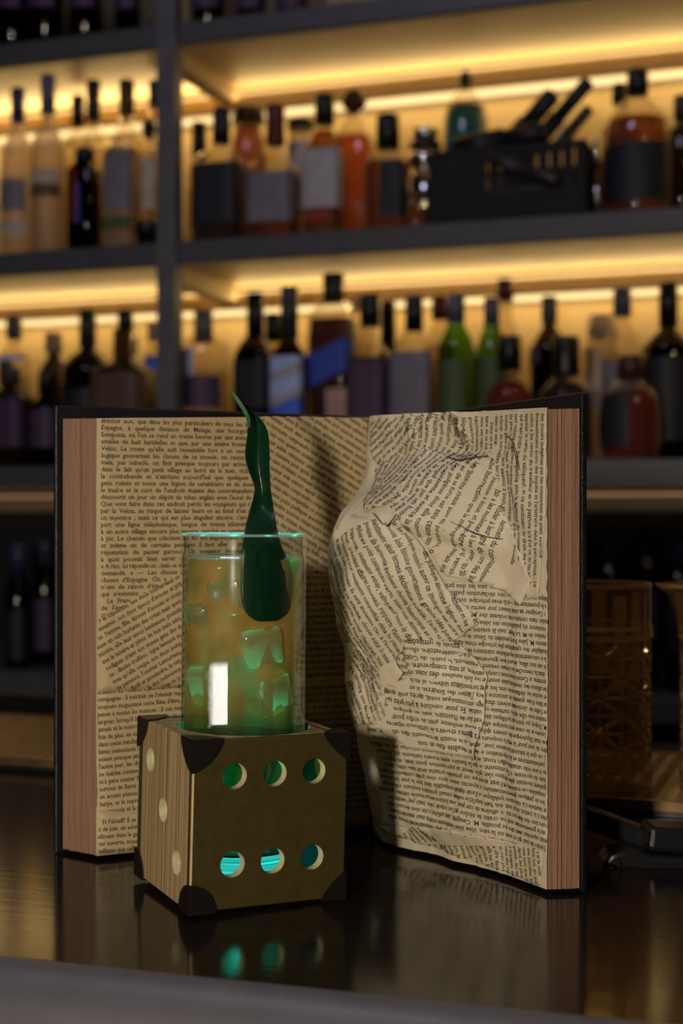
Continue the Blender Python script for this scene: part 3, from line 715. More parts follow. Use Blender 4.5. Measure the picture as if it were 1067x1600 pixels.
# page blocks; their fore-edges are rows of fine page ridges
def block(name, page_edge, cover_edge, back, spine_pt, ztop_a, ztop_b, rngseed, dirn):
    rng = random.Random(rngseed)
    plan = []
    N = 70
    fe = cover_edge-page_edge; n = Vector((fe.y, -fe.x)).normalized()
    if n.y > 0: n = -n
    steps = []
    lvl = 0
    for i in range(N+1):
        t = i/N
        if rng.random() < 0.16: lvl = rng.uniform(-0.0010, 0.0008)
        p = page_edge.lerp(cover_edge, t)+n*((rng.uniform(-0.00022, 0.00022)+lvl*0.8) if 0 < i < N else 0)
        plan.append(p)
    plan += [back, spine_pt]
    nz = 10; V = []; Fc = []; m = len(plan)
    for j in range(nz+1):
        tz = j/nz
        for i, p in enumerate(plan):
            wv = n*(0.0006*noise.noise(Vector((i*0.25, tz*5, rngseed)))) if 0 < i < N else Vector((0, 0))
            f = min(1.0, (p-page_edge).length/0.19)
            zt = ztop_a+(ztop_b-ztop_a)*f
            V.append((p.x+wv.x, p.y+wv.y, ZP0+(zt-ZP0)*tz))
    for j in range(nz):
        for i in range(m):
            i2 = (i+1) % m; Fc.append((j*m+i, j*m+i2, (j+1)*m+i2, (j+1)*m+i))
    Fc.append(tuple(range(m))[::-1]); Fc.append(tuple(nz*m+i for i in range(m)))
    o = from_py(name, V, Fc, M['fore']); 
    bm = bmesh.new(); bm.from_mesh(o.data); bmesh.ops.recalc_face_normals(bm, faces=bm.faces[:]); bm.to_mesh(o.data); bm.free()
    return inb(o)
lb = block('page_block', PL-nL*0.0006, Vector((-0.1800, 0.9195)), Vector((0.019, 1.0265)), PS-nL*0.0006+Vector((0, 0.002)), 0.2800, 0.2860, 3, -1)
rb = block('page_block', PRE-nR*0.0006, Vector((0.1375, 0.8228)), Vector((0.0440, 1.0265)), PSR-nR*0.0006+Vector((0, 0.002)), 0.2800, 0.2860, 5, 1)
# left page leaf and its pasted scraps
rng = random.Random(11)
def polyL(pts): return [toL(*p) for p in pts]
def polyR(pts): return [toR(*p) for p in pts]
def flipL(poly): return poly
left_outline = [(0.0, ZP0), (UL*0.5, ZP0), (UL, ZP0), (UL, 0.2862), (UL*0.5, 0.2835), (0.0, 0.2800)]
lp = inb(sheet('left_page', left_outline, surfL, 0.0, M['paperL'], None, 0.008))
# picture-space to page size: the left page is seen at a slant, so u is measured along the page
def sizeL(pxh, x, y): 
    a = toL(x, y); b = toL(x, y+pxh); return abs(a[1]-b[1])
def dirL(x0, y0, x1, y1):
    a = toL(x0, y0); b = toL(x1, y1); return math.atan2(b[1]-a[1], b[0]-a[0])
L1 = ["érector aux, que dans les plus particuliers de tous les intérêts. Il y", "Espagne, à quelque distance de Malaga, une bourgade nommée", "Estepona, où l'on se rend en treize heures par une antique diligence",
"attelée de huit haridelles et que, par une amère ironie, on appelle", "Veloz. La route qu'elle suit ressemble fort à un casse-cou, et la", "logique gouvernait les choses de ce monde, on resterait en route",
"mais, par miracle, on finit presque toujours par arriver. Estepona", "dans le fait qu'un petit village au bord de la mer, riche autrefois", "la contrebande et n'abritant aujourd'hui que quelques pêcheurs,",
"gens ruinés et toute une légion de carabiniers et de douaniers. Là", "le maire et le curé de l'endroit étaient des contrebandiers fameux,", "découvrit un jour un dépôt de tabac anglais sous l'autel de la Vierge",
"Que vont faire dans cet endroit perdu les voyageurs qui s'y rendent", "par la Veloz, au risque de laisser leurs os au fond d'un précipice ?", "un mystère ; mais ce qui est plus singulier encore, c'est que d'Este",
"part une ligne téléphonique, longue de trente kilomètres, aboutit", "à un autre village encore plus pauvre, perché au sommet d'un mont", "à pic. Le chemin que côtoient les fils est impraticable à toute heure",
"et même en de certains passages il faut aller à pied malgré la", "réputation de passer partout. Un voyageur demanda au consul", "à quoi pouvait bien servir un tel fil au milieu de ces rochers",
"« A rien, lui répondit-on ; mais ce village en avait fait la", "demandé. » — Les choses d'ici sont bien, comme on dit, des", "choses d'Espagne. On y trouve des lignes de chemins de fer qui", "n'ont de raison d'être que le pont, et des ponts qui sans doute",
"qui n'existent que pour le chemin de quelque député influent", "\tLa France est assez riche pour se payer aussi les douceurs", "de l'assimilation, avec un peu de bonne volonté et de grand", "crédit, et on pourrait bien", "bureau de poste"]
L2 = ["rnel par la stipulation, nos deux tourtereaux us", "ans l'entamer, nos deux époux d'avoués et", "rgent. Femme, fille, épouse d'avoués et", "toute en vain hurlante des créan", "misère, elle leur envoi", "ave la misère et pâtés de foie", "rodigues crient aux jeunes gens", "te : dindes truffées, signa", "rres qu'elle coupe, aux deux jeunes", "de patience, l'usurier Letourteau signa",
"force fictif et provisoire, le temps de", "en cachette la dot redevenue sa", "moins re-dotal, qui ne va", "une fausse querelle de famille", "encore de Mme B"]
L3 = ["\tL'orchestre du Conservatoire est", "brillante. M. Taffanel a pris à la", "compagnie ; il méritait de l'obtenir", "toujours soupçonné cette flûte d'être", "pense à toutes les nuances ; il con", "largeur, lorsqu'il le faut, sans rien de", "jamais ni le métronome ni la", "fois de plus, en écoutant cette", "dans cette méchante salle et", "faites jouissances musicales,",
"soient presque jamais de la", "l'autre jour, les chœurs et", "ne mérite comme à la fin", "m'a paru sonner fière,", "surtout de fierté. La voix", "un accent pâteux et le", "harpe, et le soprano", "ne possède ni la pureté", "oiseaux."]
L4 = ["\tEt Falstaff? Il se prépare", "et de joie, un adorable", "joliment dans le genre", "entr'ouverte, nous dit", "vieillesse que celle", "d'une étoile, don"]
L6 = ["s, dit la pre", "e poème, il", "ssent, que de", "saient par la", "celui que le", "la messe", "la regardent et", "mble, l'homme", "moitié et le reste", "planches le soir", "et Pilotas, on", "vert la mise en", "vers qui savent", "s cas douces, à", "ment, et tous", "la vague fin", "", "sont en lieu à peine", "de leur voix", "de Salles, à", "moins de ce lot"]
pad = lambda ls, wid, sz, r: [(l+' ' if l else '')+filler(max(0.0, wid-line_width(l)*sz), sz, r) if l else '' for l in ls]
s1 = sizeL(10.15, 250, 780)
# the right-hand scrap with slanting lines
p5 = polyL([(398, 652), (480, 651), (575, 654), (578, 905), (470, 893), (425, 850), (405, 780)])
p1 = polyL([(146, 655), (420, 654), (424, 892), (330, 920), (262, 985), (144, 985)])
p2 = polyL([(143, 968), (262, 905), (300, 880), (305, 1068), (238, 1075), (140, 1082)])
p3 = polyL([(140, 1058), (300, 1056), (300, 1290), (138, 1290)])
p4 = polyL([(138, 1268), (300, 1268), (300, 1333), (138, 1336)])
p6 = polyL([(424, 885), (575, 885), (580, 1300), (424, 1300)])
scraps = []
def scrapL(poly, off, lines, org, ang, size, lead, just, rag=0.0004):
    poly = [(max(0.0006, min(UL-0.0006, u)), max(ZP0+0.001, min(0.2855, v))) for u, v in poly]
    o = inb(sheet('paper_scrap', poly, surfL, off, M['paperL'], None, 0.008, rag, rng))
    o.parent = lp; o.matrix_parent_inverse = Matrix.Identity(4)
    t = text_mesh('printed_text', [(poly, org, ang, size, lead, lines, just)], surfL, M['ink'], o, off+0.00022)
    t.matrix_parent_inverse = Matrix.Identity(4)
    return o
cw = (toL(420, 700)[0]-toL(156, 700)[0])
scrapL(p6, 0.0004, pad(L6+['']*0, 0.085, s1, rng)+[filler(0.09, s1, rng) for _ in range(16)], toL(470, 905), -0.01, s1*0.93, s1*1.03*1.02, None)
scrapL(p1, 0.0007, L1, toL(157, 660.5), dirL(156, 800, 400, 800.0), s1*1.0, sizeL(10.63, 250, 780), cw*1.02)
scrapL(p3, 0.0006, pad(L3, 0.062, s1, rng), toL(151, 1073), dirL(150, 1150, 280, 1137), s1*0.98, sizeL(11.6, 200, 1150), None)
scrapL(p4, 0.0010, pad(L4, 0.062, s1, rng), toL(150, 1288), dirL(150, 1288, 280, 1276), s1*0.98, sizeL(11.2, 200, 1300), None)
scrapL(p2, 0.0013, pad(L2, 0.09, s1, rng), toL(133, 985), dirL(145, 985, 272, 912), s1*1.0, sizeL(12.3, 200, 1000)*0.97, None)
scrapL(p5, 0.0010, [filler(0.28, s1, rng) for _ in range(42)], toL(385, 420), dirL(420, 680, 540, 755), s1*1.0, s1*1.18, None)
for o in list(lp.children):
    for c in o.children: c.parent = o
# ---- right page, its relief and its scraps
NU, NV = 96, 130
V = []; Fc = []
for j in range(NV+1):
    for i in range(NU+1):
        u = UR*i/NU; v = ZP0+(0.2860-0.0050*(i/NU)-ZP0)*j/NV
        if i == NU: u += 0.0012*noise.noise(Vector((j*0.35, 0, 1)))
        V.append(surfR(u, v, 0.0))
for j in range(NV):
    for i in range(NU): a = j*(NU+1)+i; Fc.append((a, a+1, a+NU+2, a+NU+1))
rp = inb(from_py('right_page', V, Fc, M['paperR'], None, True))
rp['label'] = 'right page swelling into a bulging pasted paper face'
def clampR(poly): return [(max(-0.002, min(UR+0.0004, u)), max(ZP0+0.0005, min(0.2850, v))) for u, v in poly]
def mv(p, k, a): return (p[0]+k*math.cos(a), p[1]+k*math.sin(a))
def scrapR(pts, off, lines, o_px, d_px, size, lead, m='paperR2', rag=0.0004, just=None, fang=None, name='paper_scrap'):
    poly = clampR(polyR(pts))
    a = toR(*o_px); b = toR(*d_px); ang = math.atan2(b[1]-a[1], b[0]-a[0])
    if fang is not None: ang = fang
    o = inb(sheet(name, poly, surfR, off, M[m], None, 0.0032, rag, rng))
    o.parent = rp; o.matrix_parent_inverse = Matrix.Identity(4)
    t = text_mesh('printed_text', [(poly, a, ang, size, lead, lines, just)], surfR, M['ink'], o, off+0.0003)
    t.matrix_parent_inverse = Matrix.Identity(4)
    return o
sR = 0.0043; ld = 0.0049
def fl_(n, wid=0.2): return [filler(wid, sR, rng) for _ in range(n)]
RA = ["des douars indigènes par les communes de plein exercice, le poids", "incessamment accru des impôts et l'arbitraire dans la perception... Le", "colon a les vertus du travailleur et du patriote n'a pas ce qu'on peut", "appeler la vertu du vainqueur, et ce sentiment du droit des faibles", "qui n'est point incompatible avec la fermeté du commandement. » Si", "nos colons algériens savaient décider à leur gré du sort des indigènes,",
 "ils prendraient tant de plaisir à les molester, à les vexer, qu'ils met-", "traient peut-être leur passion à bout, et peut-être aussi verrait-on", "éclater de nouvelles insurrections que la métropole devrait étouffer", "dans le sang.", "\tDans un pays où les intérêts rivaux sont en présence, où une race", "fière de sa supériorité et de sa force est sans cesse tentée d'en abuser",
 "dans ses rapports avec les indigènes dont elle convoite le bien, il faut", "nécessairement que l'Etat représente et exerce la justice, l'équité, la raison,", "gouverneur ne peut être rempli que par un homme qui soit au-dessus", "blique et la justice, l'équité, la raison, la paix par une", "appartient à lui seul peut rendre à chacun ce qui lui est dû"]
RC = ["est belle en soi, d'une", "par les formes et les lignes, par la mé-", "et les timbres, par la richesse des combinaisons,", "logique des développements. Mais ce n'est pas tout,", "musique est autre chose et plus encore que de la musique,", "grande idée poétique, l'appuie et la confirme ; elle a", "poésie, l'éclat et le rayonnement. Elle impose à notre se", "historique et moral que lui proposait la poésie", "son domaine, ni la mesure légitime de ses ambitions", "nous le disions en commençant, que le su", "Victor, opposant l'un à l'autre le christianisme et", "dans le plaisir et la souffrance, les deux pôles", "Or, à l'inverse de ce qui se passe", "choses sont le mieux connus, d'où", "obscures. Voilà d'où vient", "Saint-Saëns. Et"]
RD = ["que cette question de symptômes spécifiques ; belle compagnie", "le public du Conservatoire, choses : d'abord que cette gêne", "Heureusement, le public du Conser", "entendre, et sans comprendre, alo", "de ces lois sereines des sons, obs", "cet harmonieux univers, si en fa", "pace, l'auteur des Sources, si en", "page astronomique aussi, après avoir énumé", "musicale. Et, pour conclure à peu près com", "n'est plus de l'histoire, mais en quelque", "les masses évoluent avec un ordre pour", "des sphères à travers de lumineux espaces", "ronde, où les motifs se meuvent dans un", "elle est entraînée dans un tout", "des choses. Lancée, fusée l'âme antique"]
RE = ["dit rien à la Chambre et devant", "politique générale. Ils y ont", "dans le gouvernement, — et ils", "pour Cavaignac un désir croissant", "demêler dans certains votes", "la présidence du palais Bourbon", "inattendue de M. Le Royer ; mais ils avaient", "vu encore M. Jules Ferry président du Sénat", "se multiplier des symptômes plus", "de la « concentration républicaine", "où la ont des alliés, de faire", "elle était la revanche des", "du système. » Cette intervention", "d'une alliance des modérés", "pour exciter les défiances de", "pour faire d'une question de", "fuser l'effet de déclaration", "discussion nouvelle que les", "et M. Dupuy, pu être que", "M. Lepère et de ceux dont", "tisme était l'équivoque invo", "ordre du jour pour la vertu l'a", "Oui, ce que le ministère lui-même", "ses parlementaires et la « réprobation » des", "tions d'une voix unanime, ratifiant tout, et la flétrissure des", "« chute du système. » C'est justement ce que la chambre ayant", "l'argument devenait plus se renouveler, qu'on devait au pays", "les coupables eux-mêmes, et il avait ajouté que ces procédés", "lambre de pratiques gouvernementales, « suspectes, avaient", "l'our destinée à la conscience publique ; « il avait signalé", "livrées à la justice, ce qui avait été fait jusqu'ici ne suffisait", "encore bien des dans nos tristes affaires de corr", "même le gouvernement avait pas craint de déclarer qu'il", "C'était cependant aussi dire que possible. M. Cavaignac, sans", "de l'ordre du jour qui en avait été la suite.", "tendu qui se pourrait étendre au sujet de de"]
RF = ["cela, même", "et si la voix", "fera nul, en", "des jumelles", "nne non que", "dard, les plus", "plaisir, fav", "s arpèges, de", "cent des voix de", "un peu plus", "a dire davantage", "elle ne épouvante", "gronde. Ec mo", "par leur voix", "bout voilà"]
padR = lambda ls, wid: [(l+' '+filler(max(0, wid-line_width(l)*sR), sR, rng)) if l else '' for l in ls]
# lower, upside-down sheet first, then the layers over it
scrapR([(590, 905), (700, 905), (858, 925), (862, 1110), (855, 1330), (700, 1310), (600, 1285), (585, 1180), (560, 1000)], 0.0005, padR(RE, 0.16)[::-1], (861, 1337), (640, 1300), 0.0041, 0.00436, 'paperR', fang=PI-0.01)
scrapR([(648, 1292), (700, 1296), (780, 1312), (850, 1330), (845, 1385), (770, 1356), (700, 1332)], 0.0009, padR(RF, 0.05)+fl_(20, 0.08), (848, 1326), (852, 1385), sR*0.9, ld*0.92, 'paperR', fang=-1.42)
scrapR([(588, 1290), (655, 1292), (710, 1335), (640, 1312)], 0.0007, fl_(30), (760, 1240), (790, 1290), sR*0.9, ld, 'paperR')
scrapR([(580, 660), (640, 648), (702, 646), (640, 695), (600, 735), (585, 720)], 0.0007, fl_(60), (520, 690), (580, 595), sR, ld, 'paperR')
scrapR([(640, 648), (715, 643), (735, 705), (690, 720), (600, 790), (570, 800), (588, 735), (640, 690)], 0.0010, fl_(60), (770, 620), (690, 790), sR, ld, 'paperR')
scrapR([(690, 648), (760, 642), (859, 641), (853, 800), (842, 935), (800, 935), (740, 905), (700, 880), (705, 760)], 0.0010, RA, (848.5, 645), (845, 900), sR*0.97, ld*1.03, 'paperR')
scrapR([(610, 790), (660, 700), (700, 712), (775, 718), (785, 800), (832, 905), (815, 945), (770, 915), (700, 900), (690, 890), (625, 815)], 0.0016, ["dans la perception, le poids d'une charge nouvelle", "du patriote n'a pas ce qu'on peut", "du droit des faibles, et de ses droits"]+RA[4:]+fl_(12), (848, 690), (798, 895), sR*1.03, ld*1.08)
scrapR([(522, 905), (542, 805), (600, 815), (625, 812), (640, 830), (665, 862), (700, 920), (752, 972), (712, 1000), (690, 1002), (640, 1010), (590, 1062), (565, 1075), (545, 1010)], 0.0021, [filler(0.06, sR, rng)+' '+l+' '+filler(0.06, sR, rng) for l in RC]+fl_(34, 0.24), (676, 782), (736, 917), sR*1.0, ld*1.1)
scrapR([(540, 1000), (565, 1010), (600, 1050), (625, 1080), (600, 1130), (562, 1130), (552, 1080)], 0.0024, fl_(40, 0.14), (600, 960), (640, 1005), sR, ld)
scrapR([(632, 1000), (700, 1000), (728, 1010), (748, 1030), (765, 1058), (758, 1130), (745, 1185), (640, 1165), (585, 1130), (600, 1070), (640, 1060)], 0.0027, RD[::-1], (757, 1187), (640, 1165), 0.0045, 0.0049, fang=PI-0.045)
scrapR([(596, 1040), (622, 1030), (634, 1050), (622, 1072), (598, 1068)], 0.0033, ['', '', ' conseil d'], (640, 1055), (600, 1015), sR*0.95, ld, rag=0.0008)
# torn dark creases lying in the folds
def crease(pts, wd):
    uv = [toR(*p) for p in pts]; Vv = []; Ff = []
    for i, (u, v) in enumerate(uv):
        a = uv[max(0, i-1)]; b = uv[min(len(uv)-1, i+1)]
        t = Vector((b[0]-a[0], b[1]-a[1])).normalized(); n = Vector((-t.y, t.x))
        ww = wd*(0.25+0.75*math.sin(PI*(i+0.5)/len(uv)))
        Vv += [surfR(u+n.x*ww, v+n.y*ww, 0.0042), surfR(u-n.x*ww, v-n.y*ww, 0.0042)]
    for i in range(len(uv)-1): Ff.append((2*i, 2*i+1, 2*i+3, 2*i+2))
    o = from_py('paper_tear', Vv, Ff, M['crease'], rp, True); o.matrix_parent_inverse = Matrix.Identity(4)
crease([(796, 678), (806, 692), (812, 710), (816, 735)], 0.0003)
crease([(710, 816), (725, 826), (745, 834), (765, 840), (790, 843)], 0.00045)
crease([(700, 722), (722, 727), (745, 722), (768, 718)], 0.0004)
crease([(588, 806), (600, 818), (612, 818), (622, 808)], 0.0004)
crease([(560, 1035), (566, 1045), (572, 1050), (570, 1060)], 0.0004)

# ------------------------------------------------------------------ wooden die box
DS = 0.0932
DIE_ANG = math.radians(26.06)
die = empty('wooden_die_box', (-0.0824, 0.7700, 0.0022), 0.0); tag(die, 'hollow wooden die box with dark corner guards and cyan light inside', 'die')
RD_ = Matrix.Rotation(math.radians(1.4), 4, 'Y') @ Matrix.Rotation(DIE_ANG, 4, 'Z')
die.rotation_euler = RD_.to_euler()
bpy.context.view_layer.update()
lowz = min((RD_ @ Vector((a*DS, b*DS, 0))).z for a in (0, 1) for b in (0, 1))
die.location.z = -lowz+0.0012
T = 0.0065
def panel(name, lo, hi, holes, axis, paint):
    """board with round holes bored along axis; faces square to the axis on the outside take the paint"""
    bm = bmesh.new(); bm_box(bm, lo, hi); bmesh.ops.recalc_face_normals(bm, faces=bm.faces[:])
    bmesh.ops.bevel(bm, geom=bm.edges[:], offset=0.0009, segments=2, affect='EDGES', profile=0.5)
    o = from_bm(name, bm, None)
    if holes:
        bc = bmesh.new()
        for (c, r) in holes:
            n = 40
            ax = Vector([1 if i == axis else 0 for i in range(3)])
            e1 = Vector((0,1,0)) if axis == 0 else Vector((1,0,0)); e2 = ax.cross(e1)
            A = [bc.verts.new(Vector(c)-ax*0.02+e1*r*math.cos(2*PI*k/n)+e2*r*math.sin(2*PI*k/n)) for k in range(n)]
            Bv = [bc.verts.new(v.co+ax*0.04) for v in A]
            bc.faces.new(A); bc.faces.new(Bv[::-1])
            for k in range(n): bc.faces.new((A[k], Bv[k], Bv[(k+1)%n], A[(k+1)%n]))
        bmesh.ops.recalc_face_normals(bc, faces=bc.faces[:])
        cut = from_bm('cutter', bc, None)
        md = o.modifiers.new('b', 'BOOLEAN'); md.operation = 'DIFFERENCE'; md.object = cut; md.solver = 'EXACT'
        dg_ = bpy.context.evaluated_depsgraph_get()
        me = bpy.data.meshes.new_from_object(o.evaluated_get(dg_)); o.modifiers.clear(); o.data = me
        bpy.data.objects.remove(cut)
    me = o.data; me.materials.clear()
    me.materials.append(paint); me.materials.append(M['holewood']); me.materials.append(M['inside']); me.materials.append(M['edge_glint'])
    for p in me.polygons:
        p.material_index = 0
        c = p.center
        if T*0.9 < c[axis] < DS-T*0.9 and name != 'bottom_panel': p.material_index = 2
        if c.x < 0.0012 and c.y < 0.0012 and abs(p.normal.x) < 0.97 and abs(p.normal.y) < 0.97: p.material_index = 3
        for (hc, r) in holes:
            q = Vector(c)-Vector(hc); q[axis] = 0
            nrm = Vector(p.normal)
            if abs(q.length-r) < 0.0008 and abs(nrm[axis]) < 0.3: p.material_index = 1
    o.parent = die
    return o
hr = 0.0071
# right face (front, y = 0): six holes; left face (x = 0): three on the diagonal
fr = [((x, 0.0, z), hr) for x in (0.0245, 0.0485, 0.0725) for z in (0.0245, 0.0730)]
panel('front_panel', (0, 0, 0), (DS, T, DS), fr, 1, M['gold'])
lf = [((0, y, z), hr) for y, z in ((0.0225, 0.0225), (0.0470, 0.0470), (0.0715, 0.0715))]
panel('side_panel', (0, T, 0), (T, DS-T, DS), lf, 0, M['wood'])
panel('side_panel', (DS-T, T, 0), (DS, DS-T, DS), [((DS, 0.047, 0.047), hr), ((DS, 0.0225, 0.0715), hr), ((DS, 0.0715, 0.0225), hr)], 0, M['wood'])
panel('back_panel', (0, DS-T, 0), (DS, DS, DS), [((DS/2, DS, DS/2), hr)], 1, M['gold'])
GR = 0.0372
GCX, GCY = DS/2+0.0014, DS/2-0.0006        # glass radius
panel('top_panel', (T, T, DS-T), (DS-T, DS-T, DS), [((GCX, GCY, DS), GR+0.0020)], 2, M['wood'])
panel('bottom_panel', (T, T, 0), (DS-T, DS-T, T), [], 2, M['wood'])
def corner(cx, cy, cz, L, p, bulge):
    """a three-lobed guard over one corner"""
    bm = bmesh.new(); t = 0.0011
    sx, sy, sz = (1 if cx == 0 else -1), (1 if cy == 0 else -1), (1 if cz == 0 else -1)
    O = Vector((cx, cy, cz))
    ax = [Vector((sx, 0, 0)), Vector((0, sy, 0)), Vector((0, 0, sz))]
    for a, b, n in ((0, 1, 2), (1, 2, 0), (0, 2, 1)):
        nn = -ax[n]; N = 10
        base = O - ax[a]*t - ax[b]*t
        for lay in (0,):
            outer = [bm.verts.new(base + nn*t)]
            inner = [bm.verts.new(base + nn*0.0001)]
            for k in range(N+1):
                th = PI/2*k/N
                c_, s_ = math.cos(th)**(2/p), math.sin(th)**(2/p)
                q = base+ax[a]*L*c_+ax[b]*L*s_
                outer.append(bm.verts.new(q+nn*t)); inner.append(bm.verts.new(q+nn*0.0001))
            m_ = len(outer)
            for k in range(1, m_-1): bm.faces.new((outer[0], outer[k], outer[k+1]))
            for k in range(1, m_-1): bm.faces.new((outer[k], inner[k], inner[k+1], outer[k+1]))
    bmesh.ops.recalc_face_normals(bm, faces=bm.faces[:])
    from_bm('corner_guard', bm, M['cap_leather'], die)
for cx in (0, DS):
    for cy in (0, DS):
        for cz in (0, DS):
            L, p = 0.0165, 2.0
            if cx == 0 and cz > 0: L, p = 0.0185, 1.55
            if cx > 0: L, p = 0.0165, 1.25
            corner(cx, cy, cz, L, p, 0)
# glowing light puck on the floor of the box
def wpt(l): return die.matrix_world @ Vector(l)
bpy.context.view_layer.update()
gc = wpt((DS/2, DS/2, 0)); up = (die.matrix_world.to_3x3() @ Vector((0,0,1))).normalized()
puck = empty('led_coaster', wpt((DS/2, DS/2, T+0.0003))); puck.rotation_euler = die.rotation_euler
tag(puck, 'round cyan light coaster glowing inside the die box', 'light')
pr = [(0.0345, 0.0), (0.036, 0.001)]
for i in range(10): pr += [(0.0360, 0.0012+i*0.0015), (0.0345, 0.0019+i*0.0015)]
pr += [(0.033, 0.0166)]
lathe('light_body', pr, M['puck'], puck, 40)
lathe('dark_collar', [(0.0335, 0.0167), (0.0335, 0.0175), (0.030, 0.0175)], M['blackplastic'], puck, 40)
# ------------------------------------------------------------------ glass with drink
GZ = 0.0270; GH = 0.1790
gb = wpt((GCX, GCY, GZ))
glass = empty('highball_glass', gb); glass.rotation_euler = (0, math.radians(0.5), 0)
tag(glass, 'tall faceted highball glass of cloudy amber drink standing in the die box', 'glass')
ZT = CZ-(836-800)*gb.y/F - gb.z     # rim height above the glass base
NF = 12; FA = -PI/2-math.radians(20.0)          # one facet faces just left of the camera
def facet_ring(r, sharp, n=240):
    out = []
    for k in range(n):
        a = 2*PI*k/n
        q = ((a-FA+PI/NF) % (2*PI/NF))-PI/NF
        fr_ = min(r*math.cos(PI/NF)/math.cos(q), r*math.cos(PI/NF)*1.027)
        rr = r*(1-sharp)+fr_*sharp
        out.append((rr*math.cos(a), rr*math.sin(a)))
    return out
def ringed(name, prof, m, parent, n=240, smooth=False, cap=True):
    V = []; Fc = []
    for (r, z, s) in prof: V += [(x, y, z) for x, y in facet_ring(r, s, n)]
    for i in range(len(prof)-1):
        for k in range(n): k2 = (k+1) % n; Fc.append((i*n+k, i*n+k2, (i+1)*n+k2, (i+1)*n+k))
    if cap: Fc.append(tuple(range(n))[::-1])
    return from_py(name, V, Fc, m, parent, smooth)
ringed('glass_wall', [(GR*0.96, 0.0, 0.0), (GR, 0.002, 1.0), (GR, 0.004, 1.0), (GR, ZT*0.895, 1.0), (GR, ZT*0.90, 1.0), (GR, ZT*0.925, 0.0), (GR, ZT*0.93, 0.0), (GR, ZT, 0.0)], M['glass'], glass, smooth=True)
ZL_ = CZ-(872-800)*gb.y/F - gb.z
gi = GR*math.cos(PI/NF)-0.0006
ringed('glass_inner', [(gi*0.9, 0.012, 0.0), (gi, 0.016, 0.0), (gi, ZL_, 0.0), (gi-0.0008, ZL_+0.004, 0.0), (gi-0.0008, ZT-0.001, 0.0)], M['glass_in'], glass, smooth=True)
lathe('glass_base', [(0.0001, 0.0006), (gi*0.9, 0.0006), (gi*0.95, 0.003), (gi*0.95, 0.010), (gi*0.88, 0.0118), (0.0001, 0.0118)], M['rim'], glass, 48, cap=False)
bm = bmesh.new()
n = 72; V = []; Fc = []
for j, (r, z) in enumerate(((GR, ZT-0.0004), (GR-0.0004, ZT+0.0006), (GR-0.0014, ZT+0.0010), (gi+0.0003, ZT+0.0005), (gi, ZT-0.0006))):
    V += [(r*math.cos(2*PI*k/n), r*math.sin(2*PI*k/n), z) for k in range(n)]
for j in range(4):
    for k in range(n): k2 = (k+1) % n; Fc.append((j*n+k, j*n+k2, (j+1)*n+k2, (j+1)*n+k))
bm.free()
from_py('rim', V, Fc, M['rim'], glass, True)
# drink: cloudy amber; its green patches paint in coaster light scattered by the liquid
def drink_mat():
    m = bpy.data.materials.new('cloudy_amber_drink'); m.use_nodes = True
    nt = m.node_tree; nt.nodes.clear(); L = nt.links.new
    out = nt.nodes.new('ShaderNodeOutputMaterial')
    tc = nt.nodes.new('ShaderNodeTexCoord'); n = nt.nodes.new('ShaderNodeTexNoise'); n.inputs['Scale'].default_value = 26; n.inputs['Detail'].default_value = 2.5
    L(tc.outputs['Object'], n.inputs[0])
    r = nt.nodes.new('ShaderNodeValToRGB'); e = r.color_ramp.elements
    e[0].position = 0.36; e[0].color = (0.30, 0.55, 0.24, 1); e[1].position = 0.50; e[1].color = (0.86, 0.50, 0.17, 1)
    x = e.new(0.72); x.color = (0.82, 0.40, 0.11, 1)
    L(n.outputs[0], r.inputs[0])
    df = nt.nodes.new('ShaderNodeBsdfDiffuse'); tl = nt.nodes.new('ShaderNodeBsdfTranslucent'); L(r.outputs[0], df.inputs[0]); L(r.outputs[0], tl.inputs[0])
    m1 = nt.nodes.new('ShaderNodeMixShader'); m1.inputs[0].default_value = 0.5; L(df.outputs[0], m1.inputs[1]); L(tl.outputs[0], m1.inputs[2])
    tr = nt.nodes.new('ShaderNodeBsdfTransparent'); tr.inputs[0].default_value = (0.80, 0.58, 0.30, 1)
    m2 = nt.nodes.new('ShaderNodeMixShader')
    sep = nt.nodes.new('ShaderNodeSeparateXYZ'); L(tc.outputs['Object'], sep.inputs[0])
    mr = nt.nodes.new('ShaderNodeMapRange'); mr.inputs[1].default_value = 0.066; mr.inputs[2].default_value = 0.100; mr.inputs[3].default_value = 0.10; mr.inputs[4].default_value = 1.0
    L(sep.outputs[2], mr.inputs[0])
    n2 = nt.nodes.new('ShaderNodeTexNoise'); n2.inputs['Scale'].default_value = 45; n2.inputs['Detail'].default_value = 1.5; L(tc.outputs['Object'], n2.inputs[0])
    m3 = nt.nodes.new('ShaderNodeMapRange'); m3.inputs[1].default_value = 0.35; m3.inputs[2].default_value = 0.65; m3.inputs[3].default_value = 0.42; m3.inputs[4].default_value = 0.92
    L(n2.outputs[0], m3.inputs[0]); mu = nt.nodes.new('ShaderNodeMath'); mu.operation = 'MULTIPLY'; L(mr.outputs[0], mu.inputs[0]); L(m3.outputs[0], mu.inputs[1]); L(mu.outputs[0], m2.inputs[0])
    tr_ = nt.nodes.new('ShaderNodeValToRGB'); t_ = tr_.color_ramp.elements; t_[0].position = 0.0; t_[0].color = (0.22, 0.36, 0.12, 1); t_[1].position = 1.0; t_[1].color = (0.80, 0.58, 0.30, 1)  # dark green tint low down puts the shade behind into the colour
    L(mr.outputs[0], tr_.inputs[0]); L(tr_.outputs[0], tr.inputs[0])
    L(tr.outputs[0], m2.inputs[1]); L(m1.outputs[0], m2.inputs[2]); L(m2.outputs[0], out.inputs[0])
    return m
DM = drink_mat()
ZL = CZ-(872-800)*gb.y/F - gb.z
rl_ = gi-0.0017
